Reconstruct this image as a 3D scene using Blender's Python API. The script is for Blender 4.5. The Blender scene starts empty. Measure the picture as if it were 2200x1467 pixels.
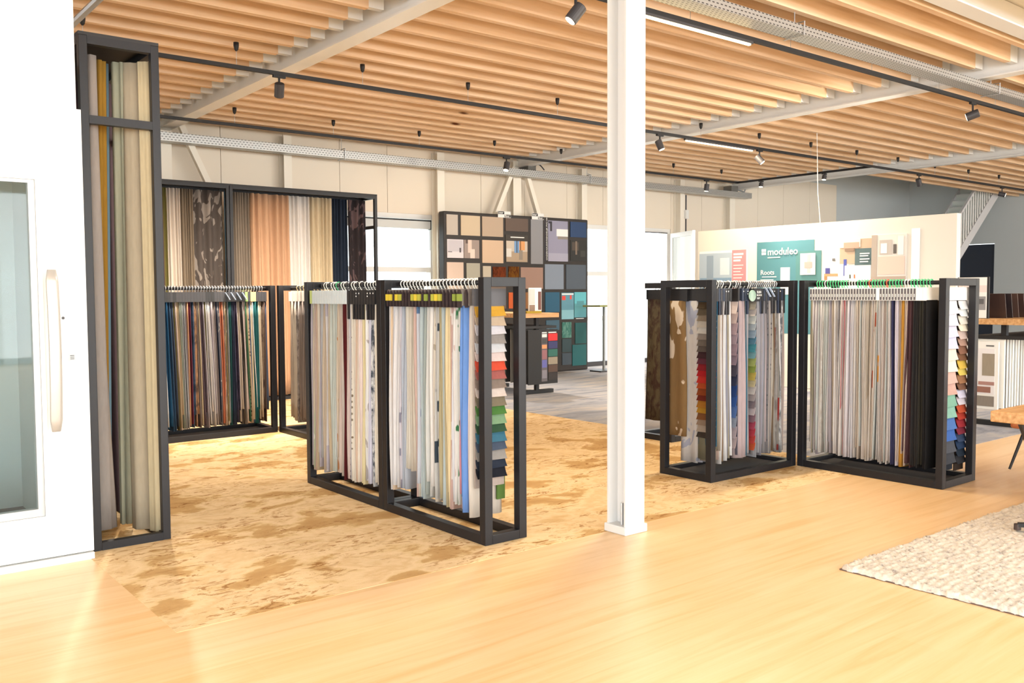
import bpy, math, random
from mathutils import Vector, Matrix
random.seed(7)
SC = bpy.context.scene
C = SC.collection
PI = math.pi

# ------------------------------------------------------------------ camera
cam_d = bpy.data.cameras.new('camera'); cam = bpy.data.objects.new('camera', cam_d); C.objects.link(cam)
YAW, PITCH, ROLL, FPX = math.radians(38.64466), math.radians(3.07162), math.radians(0.30402), 1942.6
f = Vector((math.sin(YAW)*math.cos(PITCH), math.cos(YAW)*math.cos(PITCH), -math.sin(PITCH)))
r = Vector((math.cos(YAW), -math.sin(YAW), 0)); d = f.cross(r)
r2 = math.cos(ROLL)*r + math.sin(ROLL)*d; d2 = -math.sin(ROLL)*r + math.cos(ROLL)*d
cam.matrix_world = Matrix(((r2.x, -d2.x, -f.x, 0), (r2.y, -d2.y, -f.y, 0), (r2.z, -d2.z, -f.z, 1.6), (0, 0, 0, 1)))
cam_d.sensor_width = 36; cam_d.lens = FPX/2200*36; cam_d.clip_end = 200
SC.camera = cam

# ------------------------------------------------------------------ world, daylight, exposure
W = bpy.data.worlds.new('sky'); SC.world = W; W.use_nodes = True
bg = W.node_tree.nodes['Background']; bg.inputs[0].default_value = (0.93, 0.97, 1.0, 1); bg.inputs[1].default_value = 3.0
def area(name, loc, rot, sx, sy, power, col=(1, 1, 1)):
    l = bpy.data.lights.new(name, 'AREA'); l.shape = 'RECTANGLE'; l.size = sx; l.size_y = sy; l.energy = power; l.color = col
    o = bpy.data.objects.new(name, l); C.objects.link(o); o.location = loc; o.rotation_euler = rot; return o
# daylight in the unseen shopfront and side opening, plus fill in an added rooflight
area('daylight_shopfront', (8.5, -11.8, 2.05), (math.radians(90), 0, 0), 36, 3.8, 2300, (1.0, 0.985, 0.965))
area('daylight_side_glazing', (-9.8, -3.6, 2.05), (0, math.radians(-90), 0), 3.8, 16, 700, (0.97, 0.985, 1.0))
area('rooflight_fill', (8.5, -4.9, 4.75), (0, 0, 0), 32, 6.6, 1050, (0.98, 0.99, 1.0))  # added overhead fill, brightens the foreground floor from an invented rooflight
vs = SC.view_settings; vs.view_transform = 'Standard'; vs.look = 'None'; vs.exposure = 0.5; vs.gamma = 1.0
vs.use_curve_mapping = False

# ------------------------------------------------------------------ helpers
def lin(c):
    if isinstance(c, str):
        c = c.lstrip('#'); c = [int(c[i:i+2], 16)/255 for i in (0, 2, 4)]
    return tuple(((x/12.92) if x <= .04045 else ((x+.055)/1.055)**2.4) for x in c) + (1,)
MATS = {}
def mat(name, col, rough=.6, metal=0., spec=.5, emit=0., emitcol=None):
    if name in MATS: return MATS[name]
    m = bpy.data.materials.new(name); m.use_nodes = True
    b = m.node_tree.nodes['Principled BSDF']
    b.inputs['Base Color'].default_value = lin(col); b.inputs['Roughness'].default_value = rough
    b.inputs['Metallic'].default_value = metal; b.inputs['Specular IOR Level'].default_value = spec
    if emit:
        b.inputs['Emission Color'].default_value = lin(emitcol or col); b.inputs['Emission Strength'].default_value = emit
    MATS[name] = m; return m
def nodes(m): return m.node_tree.nodes, m.node_tree.links, m.node_tree.nodes['Principled BSDF']
def ramp(nt, stops, interp='LINEAR'):
    n = nt.nodes.new('ShaderNodeValToRGB'); n.color_ramp.interpolation = interp
    e = n.color_ramp.elements
    while len(e) > 1: e.remove(e[-1])
    e[0].position = stops[0][0]; e[0].color = lin(stops[0][1])
    for p, c in stops[1:]:
        x = e.new(p); x.color = lin(c)
    return n
def coords(nt, scale, kind='Object'):
    t = nt.nodes.new('ShaderNodeTexCoord'); mp = nt.nodes.new('ShaderNodeMapping'); mp.inputs['Scale'].default_value = scale
    nt.links.new(t.outputs[kind], mp.inputs['Vector']); return mp
def noise(nt, mp, scale, detail=4, rough=.55, dist=0.):
    n = nt.nodes.new('ShaderNodeTexNoise'); n.inputs['Scale'].default_value = scale; n.inputs['Detail'].default_value = detail
    n.inputs['Roughness'].default_value = rough; n.inputs['Distortion'].default_value = dist
    nt.links.new(mp.outputs['Vector'], n.inputs['Vector']); return n
def bump(nt, src, dst, strength, dist=.01):
    b = nt.nodes.new('ShaderNodeBump'); b.inputs['Strength'].default_value = strength; b.inputs['Distance'].default_value = dist
    nt.links.new(src, b.inputs['Height']); nt.links.new(b.outputs['Normal'], dst.inputs['Normal'])
def mixc(nt, fac, a, b, blend='MIX'):
    n = nt.nodes.new('ShaderNodeMix'); n.data_type = 'RGBA'; n.blend_type = blend
    for sock, v in ((n.inputs[0], fac), (n.inputs[6], a), (n.inputs[7], b)):
        if hasattr(v, 'is_output') or isinstance(v, bpy.types.NodeSocket): nt.links.new(v, sock)
        else: sock.default_value = v
    return n.outputs[2]

def fabric(col, kind='plain', col2=None):
    key = 'fabric_%s_%s_%s' % (kind, col, col2)
    if key in MATS: return MATS[key]
    col = [x*.82 for x in (int(col[i:i+2], 16)/255 for i in (0, 2, 4))]
    if col2: col2 = [x*.82 for x in (int(col2[i:i+2], 16)/255 for i in (0, 2, 4))]
    m = mat(key, col, .92, 0, .15); nt = m.node_tree; L = nt.links; b = nt.nodes['Principled BSDF']
    mp = coords(nt, (1, 1, .18)); n = noise(nt, mp, 60, 3)
    a = lin(col); dk = tuple(x*.82 for x in a[:3]) + (1,); lt = tuple(min(1, x*1.06) for x in a[:3]) + (1,)
    base = mixc(nt, n.outputs['Fac'], dk, lt)
    if kind != 'plain':
        c2 = lin(col2)
        if kind == 'stripe':
            mp2 = coords(nt, (1, 1, 0)); w = noise(nt, mp2, 38, 1); rr = ramp(nt, [(.5, '000000'), (.53, 'ffffff')])
            L.new(w.outputs['Fac'], rr.inputs[0])
        elif kind == 'dots':
            mp2 = coords(nt, (1, 1, 1)); v = nt.nodes.new('ShaderNodeTexVoronoi'); v.inputs['Scale'].default_value = 22; v.inputs['Randomness'].default_value = .25
            L.new(mp2.outputs[0], v.inputs['Vector']); rr = ramp(nt, [(.22, 'ffffff'), (.26, '000000')]); L.new(v.outputs['Distance'], rr.inputs[0])
        elif kind == 'leaf':
            mp2 = coords(nt, (1, 1, .6)); v = noise(nt, mp2, 5.5, 1.5, .5, 1.6); rr = ramp(nt, [(.55, '000000'), (.565, 'ffffff')]); L.new(v.outputs['Fac'], rr.inputs[0])
        elif kind == 'bigleaf':
            mp2 = coords(nt, (1, 1, .75)); v = nt.nodes.new('ShaderNodeTexVoronoi'); v.inputs['Scale'].default_value = 4.4
            nz = noise(nt, mp2, 4, 1, .5); 
            vm = nt.nodes.new('ShaderNodeVectorMath'); vm.operation = 'MULTIPLY_ADD'; vm.inputs[1].default_value = (.16, .16, .16)
            L.new(nz.outputs['Color'], vm.inputs[0]); L.new(mp2.outputs[0], vm.inputs[2]); L.new(vm.outputs[0], v.inputs['Vector'])
            rr = ramp(nt, [(.25, 'ffffff'), (.45, '707070'), (.47, '000000')]); L.new(v.outputs['Distance'], rr.inputs[0])
        elif kind == 'bands':
            mp2 = coords(nt, (0, 0, 1)); oi = nt.nodes.new('ShaderNodeObjectInfo'); cb = nt.nodes.new('ShaderNodeCombineXYZ'); L.new(oi.outputs['Random'], cb.inputs[2]); v2 = nt.nodes.new('ShaderNodeVectorMath'); v2.operation = 'MULTIPLY_ADD'; v2.inputs[1].default_value = (9, 9, 9); L.new(cb.outputs[0], v2.inputs[0]); L.new(mp2.outputs[0], v2.inputs[2])
            v = noise(nt, mp2, 3.2, 1, .5); L.new(v2.outputs[0], v.inputs['Vector']); rr = ramp(nt, [(.56, '000000'), (.57, 'ffffff')]); L.new(v.outputs['Fac'], rr.inputs[0])
        else:
            mp2 = coords(nt, (1, 1, .5)); v = noise(nt, mp2, 16, 5, .65, .8); rr = ramp(nt, [(.42, '000000'), (.6, 'ffffff')]); L.new(v.outputs['Fac'], rr.inputs[0])
        base = mixc(nt, rr.outputs[0], base, c2)
    L.new(base, b.inputs['Base Color'])
    mb = coords(nt, (1, 1, 1)); nb = noise(nt, mb, 700, 2); bump(nt, nb.outputs['Fac'], b, .25, .002)
    return m

# --- shared materials
black = mat('black_powder_coat', '1b1a1d', .42, 0, .32)
blackm = mat('matt_black', '171618', .6)
white = mat('white_paint', 'e2e1de', .45)
steelw = mat('white_steel_paint', 'e6e5e2', .4)
cream_steel = mat('cream_steel_paint', 'ebe3d4', .5)
galv = mat('galvanised_steel', 'c3c7cb', .38, .85)
chrome = mat('chrome_wire', 'dfe0e2', .25, .7)
whitew = mat('white_plastic_wire', 'f2efe6', .5)
lino = mat('wood_look_vinyl', 'd8b380', .34, 0, .45)
nt = lino.node_tree; L = nt.links; b = nt.nodes['Principled BSDF']
br = nt.nodes.new('ShaderNodeTexBrick'); mp = coords(nt, (1, 1, 1)); L.new(mp.outputs[0], br.inputs['Vector'])
br.inputs['Scale'].default_value = 1; br.inputs['Brick Width'].default_value = 1.5; br.inputs['Row Height'].default_value = .235
br.inputs['Mortar Size'].default_value = .0006; br.offset = .37
br.inputs['Color1'].default_value = lin('d6ae79'); br.inputs['Color2'].default_value = lin('dcb788'); br.inputs['Mortar'].default_value = lin('c89f66')
mg = coords(nt, (.5, 9, 1)); ng = noise(nt, mg, 1.6, 6, .6, .6); rg = ramp(nt, [(.3, 'cca36a'), (.5, 'e1bd90'), (.75, 'e8cda8')]); L.new(ng.outputs['Fac'], rg.inputs[0])
L.new(mixc(nt, .55, br.outputs['Color'], rg.outputs[0]), b.inputs['Base Color'])
carpet = mat('beige_patterned_carpet', 'dcb67c', .95, 0, .1)
nt = carpet.node_tree; L = nt.links; b = nt.nodes['Principled BSDF']
m1 = coords(nt, (1.15, 1.5, 1)); n1 = noise(nt, m1, 1.35, 9, .57, .25)
r1 = ramp(nt, [(.36, 'b38d5c'), (.435, 'bf9b69'), (.455, 'd4b688'), (.5, 'ddc198'), (.55, 'd0b084'), (.59, 'dabe95'), (.68, 'c7a576')]); L.new(n1.outputs['Fac'], r1.inputs[0])
m2 = coords(nt, (1, 2.6, 1)); n2 = noise(nt, m2, 5, 5, .7, 2.2); r2_ = ramp(nt, [(.42, 'b08a58'), (.45, 'ffffff')]); L.new(n2.outputs['Fac'], r2_.inputs[0])
n3 = noise(nt, m2, 1.3, 2); r3 = ramp(nt, [(.42, '000000'), (.54, 'dddddd')]); L.new(n3.outputs['Fac'], r3.inputs[0])
L.new(mixc(nt, r3.outputs[0], r1.outputs[0], mixc(nt, 1.0, r1.outputs[0], r2_.outputs[0], 'MULTIPLY')), b.inputs['Base Color'])
m4 = coords(nt, (1, 1, 1)); n4 = noise(nt, m4, 260, 3); bump(nt, n4.outputs['Fac'], b, .5, .006)
dcarpet = mat('grey_blue_carpet', '77747a', .95, 0, .1)
nt = dcarpet.node_tree; L = nt.links; b = nt.nodes['Principled BSDF']
m1 = coords(nt, (.5, 2.2, 1)); n1 = noise(nt, m1, 1.6, 6, .65, 1.0)
r1 = ramp(nt, [(.3, '6f717c'), (.47, '92939b'), (.6, 'a5a09f'), (.72, 'b5a59c')]); L.new(n1.outputs['Fac'], r1.inputs[0]); L.new(r1.outputs[0], b.inputs['Base Color'])
pine = mat('spruce_joist', 'd8a871', .6, 0, .3)
nt = pine.node_tree; L = nt.links; b = nt.nodes['Principled BSDF']
oi = nt.nodes.new('ShaderNodeObjectInfo'); m1 = coords(nt, (.35, 7, 7))
vm = nt.nodes.new('ShaderNodeVectorMath'); vm.operation = 'ADD'; L.new(m1.outputs[0], vm.inputs[0])
sc_ = nt.nodes.new('ShaderNodeVectorMath'); sc_.operation = 'SCALE'; sc_.inputs[0].default_value = (13, 7, 5); L.new(oi.outputs['Random'], sc_.inputs['Scale']); L.new(sc_.outputs[0], vm.inputs[1])
n1 = nt.nodes.new('ShaderNodeTexNoise'); n1.inputs['Scale'].default_value = 2.2; n1.inputs['Detail'].default_value = 5; L.new(vm.outputs[0], n1.inputs['Vector'])
r1 = ramp(nt, [(.3, 'cfaa84'), (.5, 'dfbe9a'), (.7, 'e8cbae')]); L.new(n1.outputs['Fac'], r1.inputs[0])
v1 = nt.nodes.new('ShaderNodeTexVoronoi'); v1.inputs['Scale'].default_value = .55; 
m2 = nt.nodes.new('ShaderNodeMapping'); m2.inputs['Scale'].default_value = (2.2, .5, .5); L.new(vm.outputs[0], m2.inputs[0]); L.new(m2.outputs[0], v1.inputs['Vector'])
rk = ramp(nt, [(.02, '6e4522'), (.05, 'ffffff')]); L.new(v1.outputs['Distance'], rk.inputs[0])
L.new(mixc(nt, 1.0, r1.outputs[0], rk.outputs[0], 'MULTIPLY'), b.inputs['Base Color'])
oak = mat('oak_table_top', 'c08f5c', .45)
nt = oak.node_tree; L = nt.links; b = nt.nodes['Principled BSDF']
m1 = coords(nt, (1, 12, 12)); n1 = noise(nt, m1, 2.5, 5); r1 = ramp(nt, [(.3, 'a87743'), (.7, 'd3a877')]); L.new(n1.outputs['Fac'], r1.inputs[0]); L.new(r1.outputs[0], b.inputs['Base Color'])
wallbeige = mat('beige_wall_panel', 'e4d8c6', .6)
wallgrey = mat('grey_green_wall_paint', 'bcc1c1', .7)
deckm = mat('white_roof_deck', 'e6e0d4', .7)
perf = mat('perforated_tray_steel', 'c9cccf', .4, .6)
nt = perf.node_tree; L = nt.links; b = nt.nodes['Principled BSDF']
mp = coords(nt, (1, 1, 1)); br = nt.nodes.new('ShaderNodeTexBrick'); 
sep = nt.nodes.new('ShaderNodeSeparateXYZ'); cmb = nt.nodes.new('ShaderNodeCombineXYZ'); ad = nt.nodes.new('ShaderNodeMath'); ad.operation = 'ADD'
L.new(mp.outputs[0], sep.inputs[0]); L.new(sep.outputs[1], ad.inputs[0]); L.new(sep.outputs[2], ad.inputs[1]); L.new(sep.outputs[0], cmb.inputs[0]); L.new(ad.outputs[0], cmb.inputs[1]); L.new(cmb.outputs[0], br.inputs['Vector'])
br.inputs['Scale'].default_value = 1; br.inputs['Brick Width'].default_value = .055; br.inputs['Row Height'].default_value = .034; br.inputs['Mortar Size'].default_value = .0125; br.inputs['Mortar Smooth'].default_value = 0
br.inputs['Color1'].default_value = lin('4a4a4a'); br.inputs['Color2'].default_value = lin('3c3c3c'); br.inputs['Mortar'].default_value = lin('b9bab8'); L.new(br.outputs['Color'], b.inputs['Base Color'])
glass = bpy.data.materials.new('window_glass'); glass.use_nodes = True
nt = glass.node_tree; nt.nodes.clear(); o_ = nt.nodes.new('ShaderNodeOutputMaterial'); t_ = nt.nodes.new('ShaderNodeBsdfTransparent'); g_ = nt.nodes.new('ShaderNodeBsdfGlossy'); mx = nt.nodes.new('ShaderNodeMixShader')
t_.inputs[0].default_value = (.93, .97, .97, 1); g_.inputs['Roughness'].default_value = .02; mx.inputs[0].default_value = .10
nt.links.new(t_.outputs[0], mx.inputs[1]); nt.links.new(g_.outputs[0], mx.inputs[2]); nt.links.new(mx.outputs[0], o_.inputs[0])
dglass = glass.copy(); dglass.name = 'door_glass'
for n_ in dglass.node_tree.nodes:
    if n_.type == 'MIX_SHADER': n_.inputs[0].default_value = .025
led = mat('led_lens', 'fff1d0', .5, 0, .5, 9, 'ffdf9e')
lampface = mat('spot_lens', 'fff4de', .5, 0, .5, 9, 'fff0d2')
smoke = mat('dark_grey_plastic', '3c3a3d', .5)

class MB:
    def __init__(s): s.v = []; s.f = []
    def box(s, x0, x1, y0, y1, z0, z1):
        n = len(s.v)
        s.v += [(x0,y0,z0),(x1,y0,z0),(x1,y1,z0),(x0,y1,z0),(x0,y0,z1),(x1,y0,z1),(x1,y1,z1),(x0,y1,z1)]
        s.f += [(n,n+3,n+2,n+1),(n+4,n+5,n+6,n+7),(n,n+1,n+5,n+4),(n+1,n+2,n+6,n+5),(n+2,n+3,n+7,n+6),(n+3,n,n+4,n+7)]
        return s
    def loft(s, rings, cap=True, closed=True):
        n0 = len(s.v); k = len(rings[0])
        for rg in rings: s.v += [tuple(p) for p in rg]
        m = k if closed else k-1
        for i in range(len(rings)-1):
            for j in range(m):
                a = n0+i*k+j; b_ = n0+i*k+(j+1) % k; s.f.append((a, b_, b_+k, a+k))
        if cap:
            s.f.append(tuple(n0+j for j in reversed(range(k)))); e = n0+(len(rings)-1)*k; s.f.append(tuple(e+j for j in range(k)))
        return s
    def tube(s, path, rad, n=8, cap=True):
        path = [Vector(p) for p in path]; rings = []
        t0 = (path[1]-path[0]).normalized(); up = Vector((0, 0, 1)) if abs(t0.z) < .9 else Vector((1, 0, 0))
        u = t0.cross(up).normalized()
        for i, p in enumerate(path):
            if i == 0: t = path[1]-path[0]
            elif i == len(path)-1: t = path[-1]-path[-2]
            else: t = path[i+1]-path[i-1]
            t.normalize(); u = (u - t*u.dot(t)).normalized(); w = t.cross(u)
            rr = rad[i] if isinstance(rad, (list, tuple)) else rad
            rings.append([p + u*(rr*math.cos(2*PI*j/n)) + w*(rr*math.sin(2*PI*j/n)) for j in range(n)])
        return s.loft(rings, cap)
    def bar(s, a, b_, w, h, up=(0, 0, 1)):       # rectangular bar from a to b
        a = Vector(a); b_ = Vector(b_); t = (b_-a).normalized(); up = Vector(up); u = t.cross(up).normalized(); q = u.cross(t)
        ring = lambda p: [p+u*w/2+q*h/2, p-u*w/2+q*h/2, p-u*w/2-q*h/2, p+u*w/2-q*h/2]
        return s.loft([ring(a), ring(b_)])
    def mesh(s, name, off=(0, 0, 0), smooth=False):
        me = bpy.data.meshes.new(name); o = Vector(off)
        me.from_pydata([tuple(Vector(p)-o) for p in s.v], [], s.f); me.validate(); me.update()
        if smooth: me.polygons.foreach_set('use_smooth', [True]*len(me.polygons))
        return me
    def build(s, name, material, parent=None, smooth=False, bevel=0., origin=None):
        rootloc = (0, 0, 0)
        q = parent
        while q is not None:
            rootloc = tuple(Vector(rootloc)+q.location); q = q.parent
        off = origin if (origin is not None and parent is None) else rootloc
        me = s.mesh(name, off, smooth); me.materials.append(material)
        o = bpy.data.objects.new(name, me); C.objects.link(o)
        if parent is not None: o.parent = parent
        elif origin is not None: o.location = origin
        if bevel:
            bv = o.modifiers.new('bevel', 'BEVEL'); bv.width = bevel; bv.segments = 2; bv.limit_method = 'ANGLE'
        return o
def tag(o, label=None, cat=None, group=None, kind=None):
    if label: o['label'] = label
    if cat: o['category'] = cat
    if group: o['group'] = group
    if kind: o['kind'] = kind
    return o
def thing(name, label, cat, loc, group=None, kind=None):
    o = bpy.data.objects.new(name, None); C.objects.link(o); o.location = loc; o.empty_display_size = .1
    return tag(o, label, cat, group, kind)
def child(name, me, parent, loc=(0, 0, 0)):      # shared mesh data under a parent
    o = bpy.data.objects.new(name, me); C.objects.link(o); o.parent = parent; o.location = loc; return o
def B(name, m, parent, *a, bevel=0.): return MB().box(*a).build(name, m, parent, bevel=bevel)
def structure(o, label=None): 
    o['kind'] = 'structure'
    if label: o['label'] = label
    return o
ORD = ['first', 'second', 'third', 'fourth', 'fifth', 'sixth', 'seventh', 'eighth', 'ninth', 'tenth', 'eleventh', 'twelfth', 'thirteenth', 'fourteenth', 'fifteenth', 'sixteenth', 'seventeenth', 'eighteenth', 'nineteenth', 'twentieth']
def ordn(i):
    if i < 20: return ORD[i]
    t = (i+1)//10; u = (i+1) % 10; tens = {2: 'twenty', 3: 'thirty', 4: 'forty', 5: 'fifty'}[t]
    return tens+'-'+ORD[u-1] if u else {3: 'thirtieth', 4: 'fortieth', 5: 'fiftieth'}[t]
AX = {'front': ((1,0,0),(0,0,1)), 'end': ((0,-1,0),(0,0,1)), 'left': ((0,-1,0),(0,0,1)), 'down': ((0,1,0),(0,0,1)), 'vert': ((0,0,1),(-1,0,0))}
def text(body, size, loc, axes, material, parent, name='lettering', align='LEFT', depth=.0015, bold=0.):
    cu = bpy.data.curves.new(name, 'FONT'); cu.body = body; cu.size = size; cu.align_x = align; cu.extrude = depth; cu.offset = bold; cu.resolution_u = 2
    t = bpy.data.objects.new(name, cu); C.objects.link(t)
    me = bpy.data.meshes.new_from_object(t); bpy.data.objects.remove(t); me.materials.append(material)
    x, y = Vector(axes[0]), Vector(axes[1]); z = x.cross(y)
    M3 = Matrix(((x.x, y.x, z.x), (x.y, y.y, z.y), (x.z, y.z, z.z))).to_4x4()
    root = Vector((0, 0, 0)); q = parent
    while q is not None: root = root+q.location; q = q.parent
    me.transform(Matrix.Translation(Vector(loc)-root) @ M3)
    o = bpy.data.objects.new(name, me); C.objects.link(o); o.parent = parent; return o

# ================================================================== SETTING
XL, XR, YF, YB = -10.0, 27.0, -12.0, 14.2
structure(MB().box(XL, XR, YF, YB, -.2, 0).build('floor', lino), 'pale wood-look vinyl floor in the foreground')
structure(MB().box(1.38, 7.70, 4.285, YB-.01, 0, .0012).build('floor_carpet', carpet), 'beige patterned carpet under the sample racks')
structure(MB().box(7.70, XR, 4.285, YB-.01, 0, .0012).build('floor_dark_carpet', dcarpet), 'grey blue carpet area towards the windows')
# outdoors ground behind the building
structure(MB().box(XL-20, XR+20, YB+.4, 60, -.4, -.25).build('ground_outside', mat('pale_paving', 'd8d8d2', .8)), 'pale paving outside the windows')

# ---- back wall, built of upright panels
ZT = 4.55
wb = structure(MB().box(-2, 7.55, YB+.08, YB+.3, 0, ZT).build('wall_back', wallbeige), 'beige panelled back wall with steel posts')
mbx = MB().box(7.55, 9.52, YB+.08, YB+.3, 3.06, ZT).box(7.55, 9.52, YB+.08, YB+.3, 0, .85).box(9.52, 12.85, YB+.08, YB+.3, 0, ZT).box(12.85, 16.1, YB+.08, YB+.3, 3.06, ZT).box(16.1, 23.0, YB+.08, YB+.3, 0, ZT)
mbx.build('wall_core', wallbeige, wb)
def panel(x0, x1, z0, z1): MB().box(x0+.004, x1-.004, YB, YB+.09, z0, z1).build('wall_panel', wallbeige, wb)
xs = [-2, -.9, .2, 1.3, 2.42, 3.5, 4.62, 5.45, 6.5, 7.55]
for a_, b_ in zip(xs, xs[1:]): panel(a_, b_, 0, ZT)
for a_, b_ in ((7.55, 8.5), (8.5, 9.52)): panel(a_, b_, 3.06, ZT); panel(a_, b_, 0, .85)
for a_, b_ in ((9.52, 10.6), (10.6, 11.7), (11.7, 12.85)): panel(a_, b_, 0, ZT)
for a_, b_ in ((12.85, 13.9), (13.9, 15.0), (15.0, 16.1)): panel(a_, b_, 3.06, ZT)
for a_, b_ in ((16.1, 17.2), (17.2, 18.3), (18.3, 19.4), (19.4, 20.5), (20.5, 21.7), (21.7, 23.0)): panel(a_, b_, 0, ZT)
structure(MB().box(23.0, XR+.3, YB, YB+.3, 0, 6.6).box(19.4, 23.0, YB, YB+.3, ZT, 6.6).build('wall_back_grey', wallgrey), 'grey painted end of the back wall behind the stairs')
structure(MB().box(XR, XR+.3, YF, 11.65, 0, 6.6).box(XR, XR+.3, 12.75, YB, 0, 6.6).box(XR, XR+.3, 11.65, 12.75, 2.95, 6.6).build('wall_right', wallgrey), 'grey end wall at the far right')
structure(MB().box(XL-.3, XL, 4.6, YB, 0, 4.6).box(XL-.3, XL, YF, 4.6, 4.0, 4.6).build('wall_left', white), 'white side wall out of view')
structure(MB().box(XL, XR, YF-.3, YF, 4.0, 4.6).build('wall_front', white), 'lintel over the glazed shopfront')
# glazed shopfront behind the camera
wf = thing('window_1', None, None, (0, YF, 0)); structure(wf, 'glazed shopfront behind the viewpoint')
for i in range(11): B('mullion', smoke, wf, XL+i*3.45, XL+i*3.45+.07, YF-.12, YF-.02, 0, 4.0)
for i in range(10): B('pane', glass, wf, XL+i*3.45+.07, XL+(i+1)*3.45, YF-.08, YF-.065, 0, 4.0)
# dark door in the right wall
dr = structure(MB().box(XR+.05, XR+.12, 11.68, 12.72, 0, 2.93).build('door_3', mat('dark_blue_door', '232a38', .5)), 'dark blue door under the stairs')
MB().tube([(XR+.02, 11.85, 1.05), (XR-.04, 11.85, 1.05), (XR-.04, 11.98, 1.05)], .012).build('door_handle', chrome, dr)
# ---- ceiling: deck and joists
ce = structure(MB().box(XL, 18.2, -1.2, YB+.2, 4.5, 4.6).box(18.2, XR, -1.2, 11.3, 4.5, 4.6).box(XL, XR, YF, -8.6, 4.5, 4.6).box(XL, -8, -8.6, -1.2, 4.5, 4.6).box(25, XR, -8.6, -1.2, 4.5, 4.6).build('ceiling', deckm), 'white roof deck over exposed timber joists')
structure(MB().box(18.2, XR+.3, 11.3, YB+.3, 6.6, 6.7).box(18.1, 18.2, 11.3, YB+.3, 4.6, 6.6).box(18.2, XR, 11.2, 11.3, 4.6, 6.6).build('ceiling_stairwell', white), 'raised ceiling above the stairs')
rl = structure(thing('window_4', None, None, (8.5, -4.9, 4.6)), 'unseen long rooflight behind the viewpoint, added to brighten the floor')  # invented roof opening out of view, put in for light from above
for i in range(12): B('glazing_bar', steelw, rl, -8+3*i-.04, -8+3*i+.04, -8.6, -1.2, 4.6, 4.72)
for i in range(11): B('pane', glass, rl, -8+3*i+.04, -8+3*i+2.96, -8.6, -1.2, 4.66, 4.67)
BEAMX = [-2.35, 4.50, 11.38, 18.15]
ZJ = 4.22
def joist_mesh(x0, x1):
    me = MB().box(x0, x1, -.035, .035, 0, .28).mesh('joist'); me.materials.append(pine); return me
def block_mesh(x0, x1):
    me = MB().box(x0, x1, -.035, .035, .012, .28).mesh('joist_end'); me.materials.append(steelw); return me
bays = [(-2.24, 4.28, 4.44), (4.62, 11.13, 11.32), (11.49, 17.88, 18.06), (18.28, 26.95, None)]
for bx0, bx1, bx2 in bays:
    jm = joist_mesh(bx0, bx1); bm = block_mesh(bx1, bx2) if bx2 else None
    for k in range(-18, 21):
        y = 5.93+.395*k-.035
        if 3.9 < y < 4.3 or y > 14.1 or y < -1.1: continue
        if bx0 > 18 and y > 11.2: continue
        j = child('joist', jm, ce, (0, y, ZJ-.004*(y-9)))
        if bm: child('joist_end', bm, j)
# ---- steel beams
def hbeam_y(x, y0, y1, z0, z1, hgt=.34, fw=.19):
    mb = MB()
    for (za, zb, w) in ((0, .016, fw), (.016, hgt-.016, .012), (hgt-.016, hgt, fw)):
        n = len(mb.v)
        mb.v += [(x-w/2, y0, z0+za), (x+w/2, y0, z0+za), (x+w/2, y0, z0+zb), (x-w/2, y0, z0+zb), (x-w/2, y1, z1+za), (x+w/2, y1, z1+za), (x+w/2, y1, z1+zb), (x-w/2, y1, z1+zb)]
        mb.f += [(n, n+1, n+2, n+3), (n+7, n+6, n+5, n+4), (n, n+4, n+5, n+1), (n+1, n+5, n+6, n+2), (n+2, n+6, n+7, n+3), (n+3, n+7, n+4, n)]
    return mb
names = ['white steel roof beam out of view at the far left', 'white steel roof beam crossing above the two curtain displays', 'white steel roof beam in the middle, behind the column top', 'white steel roof beam furthest right, above the staircase']
for x, nm in zip(BEAMX, names):
    o = hbeam_y(x, 4.2, 14.05, 4.145, 4.07).build('roof_beam', steelw); tag(o, nm, 'beam', 'steel roof beams')
o = MB().box(XL+.1, XR-.1, 4.01, 4.20, 4.24, 4.256).box(XL+.1, XR-.1, 4.095, 4.115, 4.256, 4.49).build('roof_girder', steelw); tag(o, 'white steel girder at the top right corner, across the joists', 'beam')
# ---- white column
colw = mat('column_white', 'cdcdcc', .4)
col = thing('steel_column', 'white steel column standing in the middle of the shop floor', 'column', (4.34, 4.21, 0))
MB().box(4.25, 4.43, 4.13, 4.144, .05, 4.24).box(4.25, 4.43, 4.286, 4.30, .05, 4.24).box(4.334, 4.346, 4.144, 4.286, .05, 4.24).build('shaft', colw, col)
B('base_collar', colw, col, 4.235, 4.445, 4.115, 4.315, 0, .055, bevel=.006)
MB().tube([(4.29, 4.2, .055), (4.29, 4.2, .2)], .011).build('anchor_bolt', galv, col)
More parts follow.
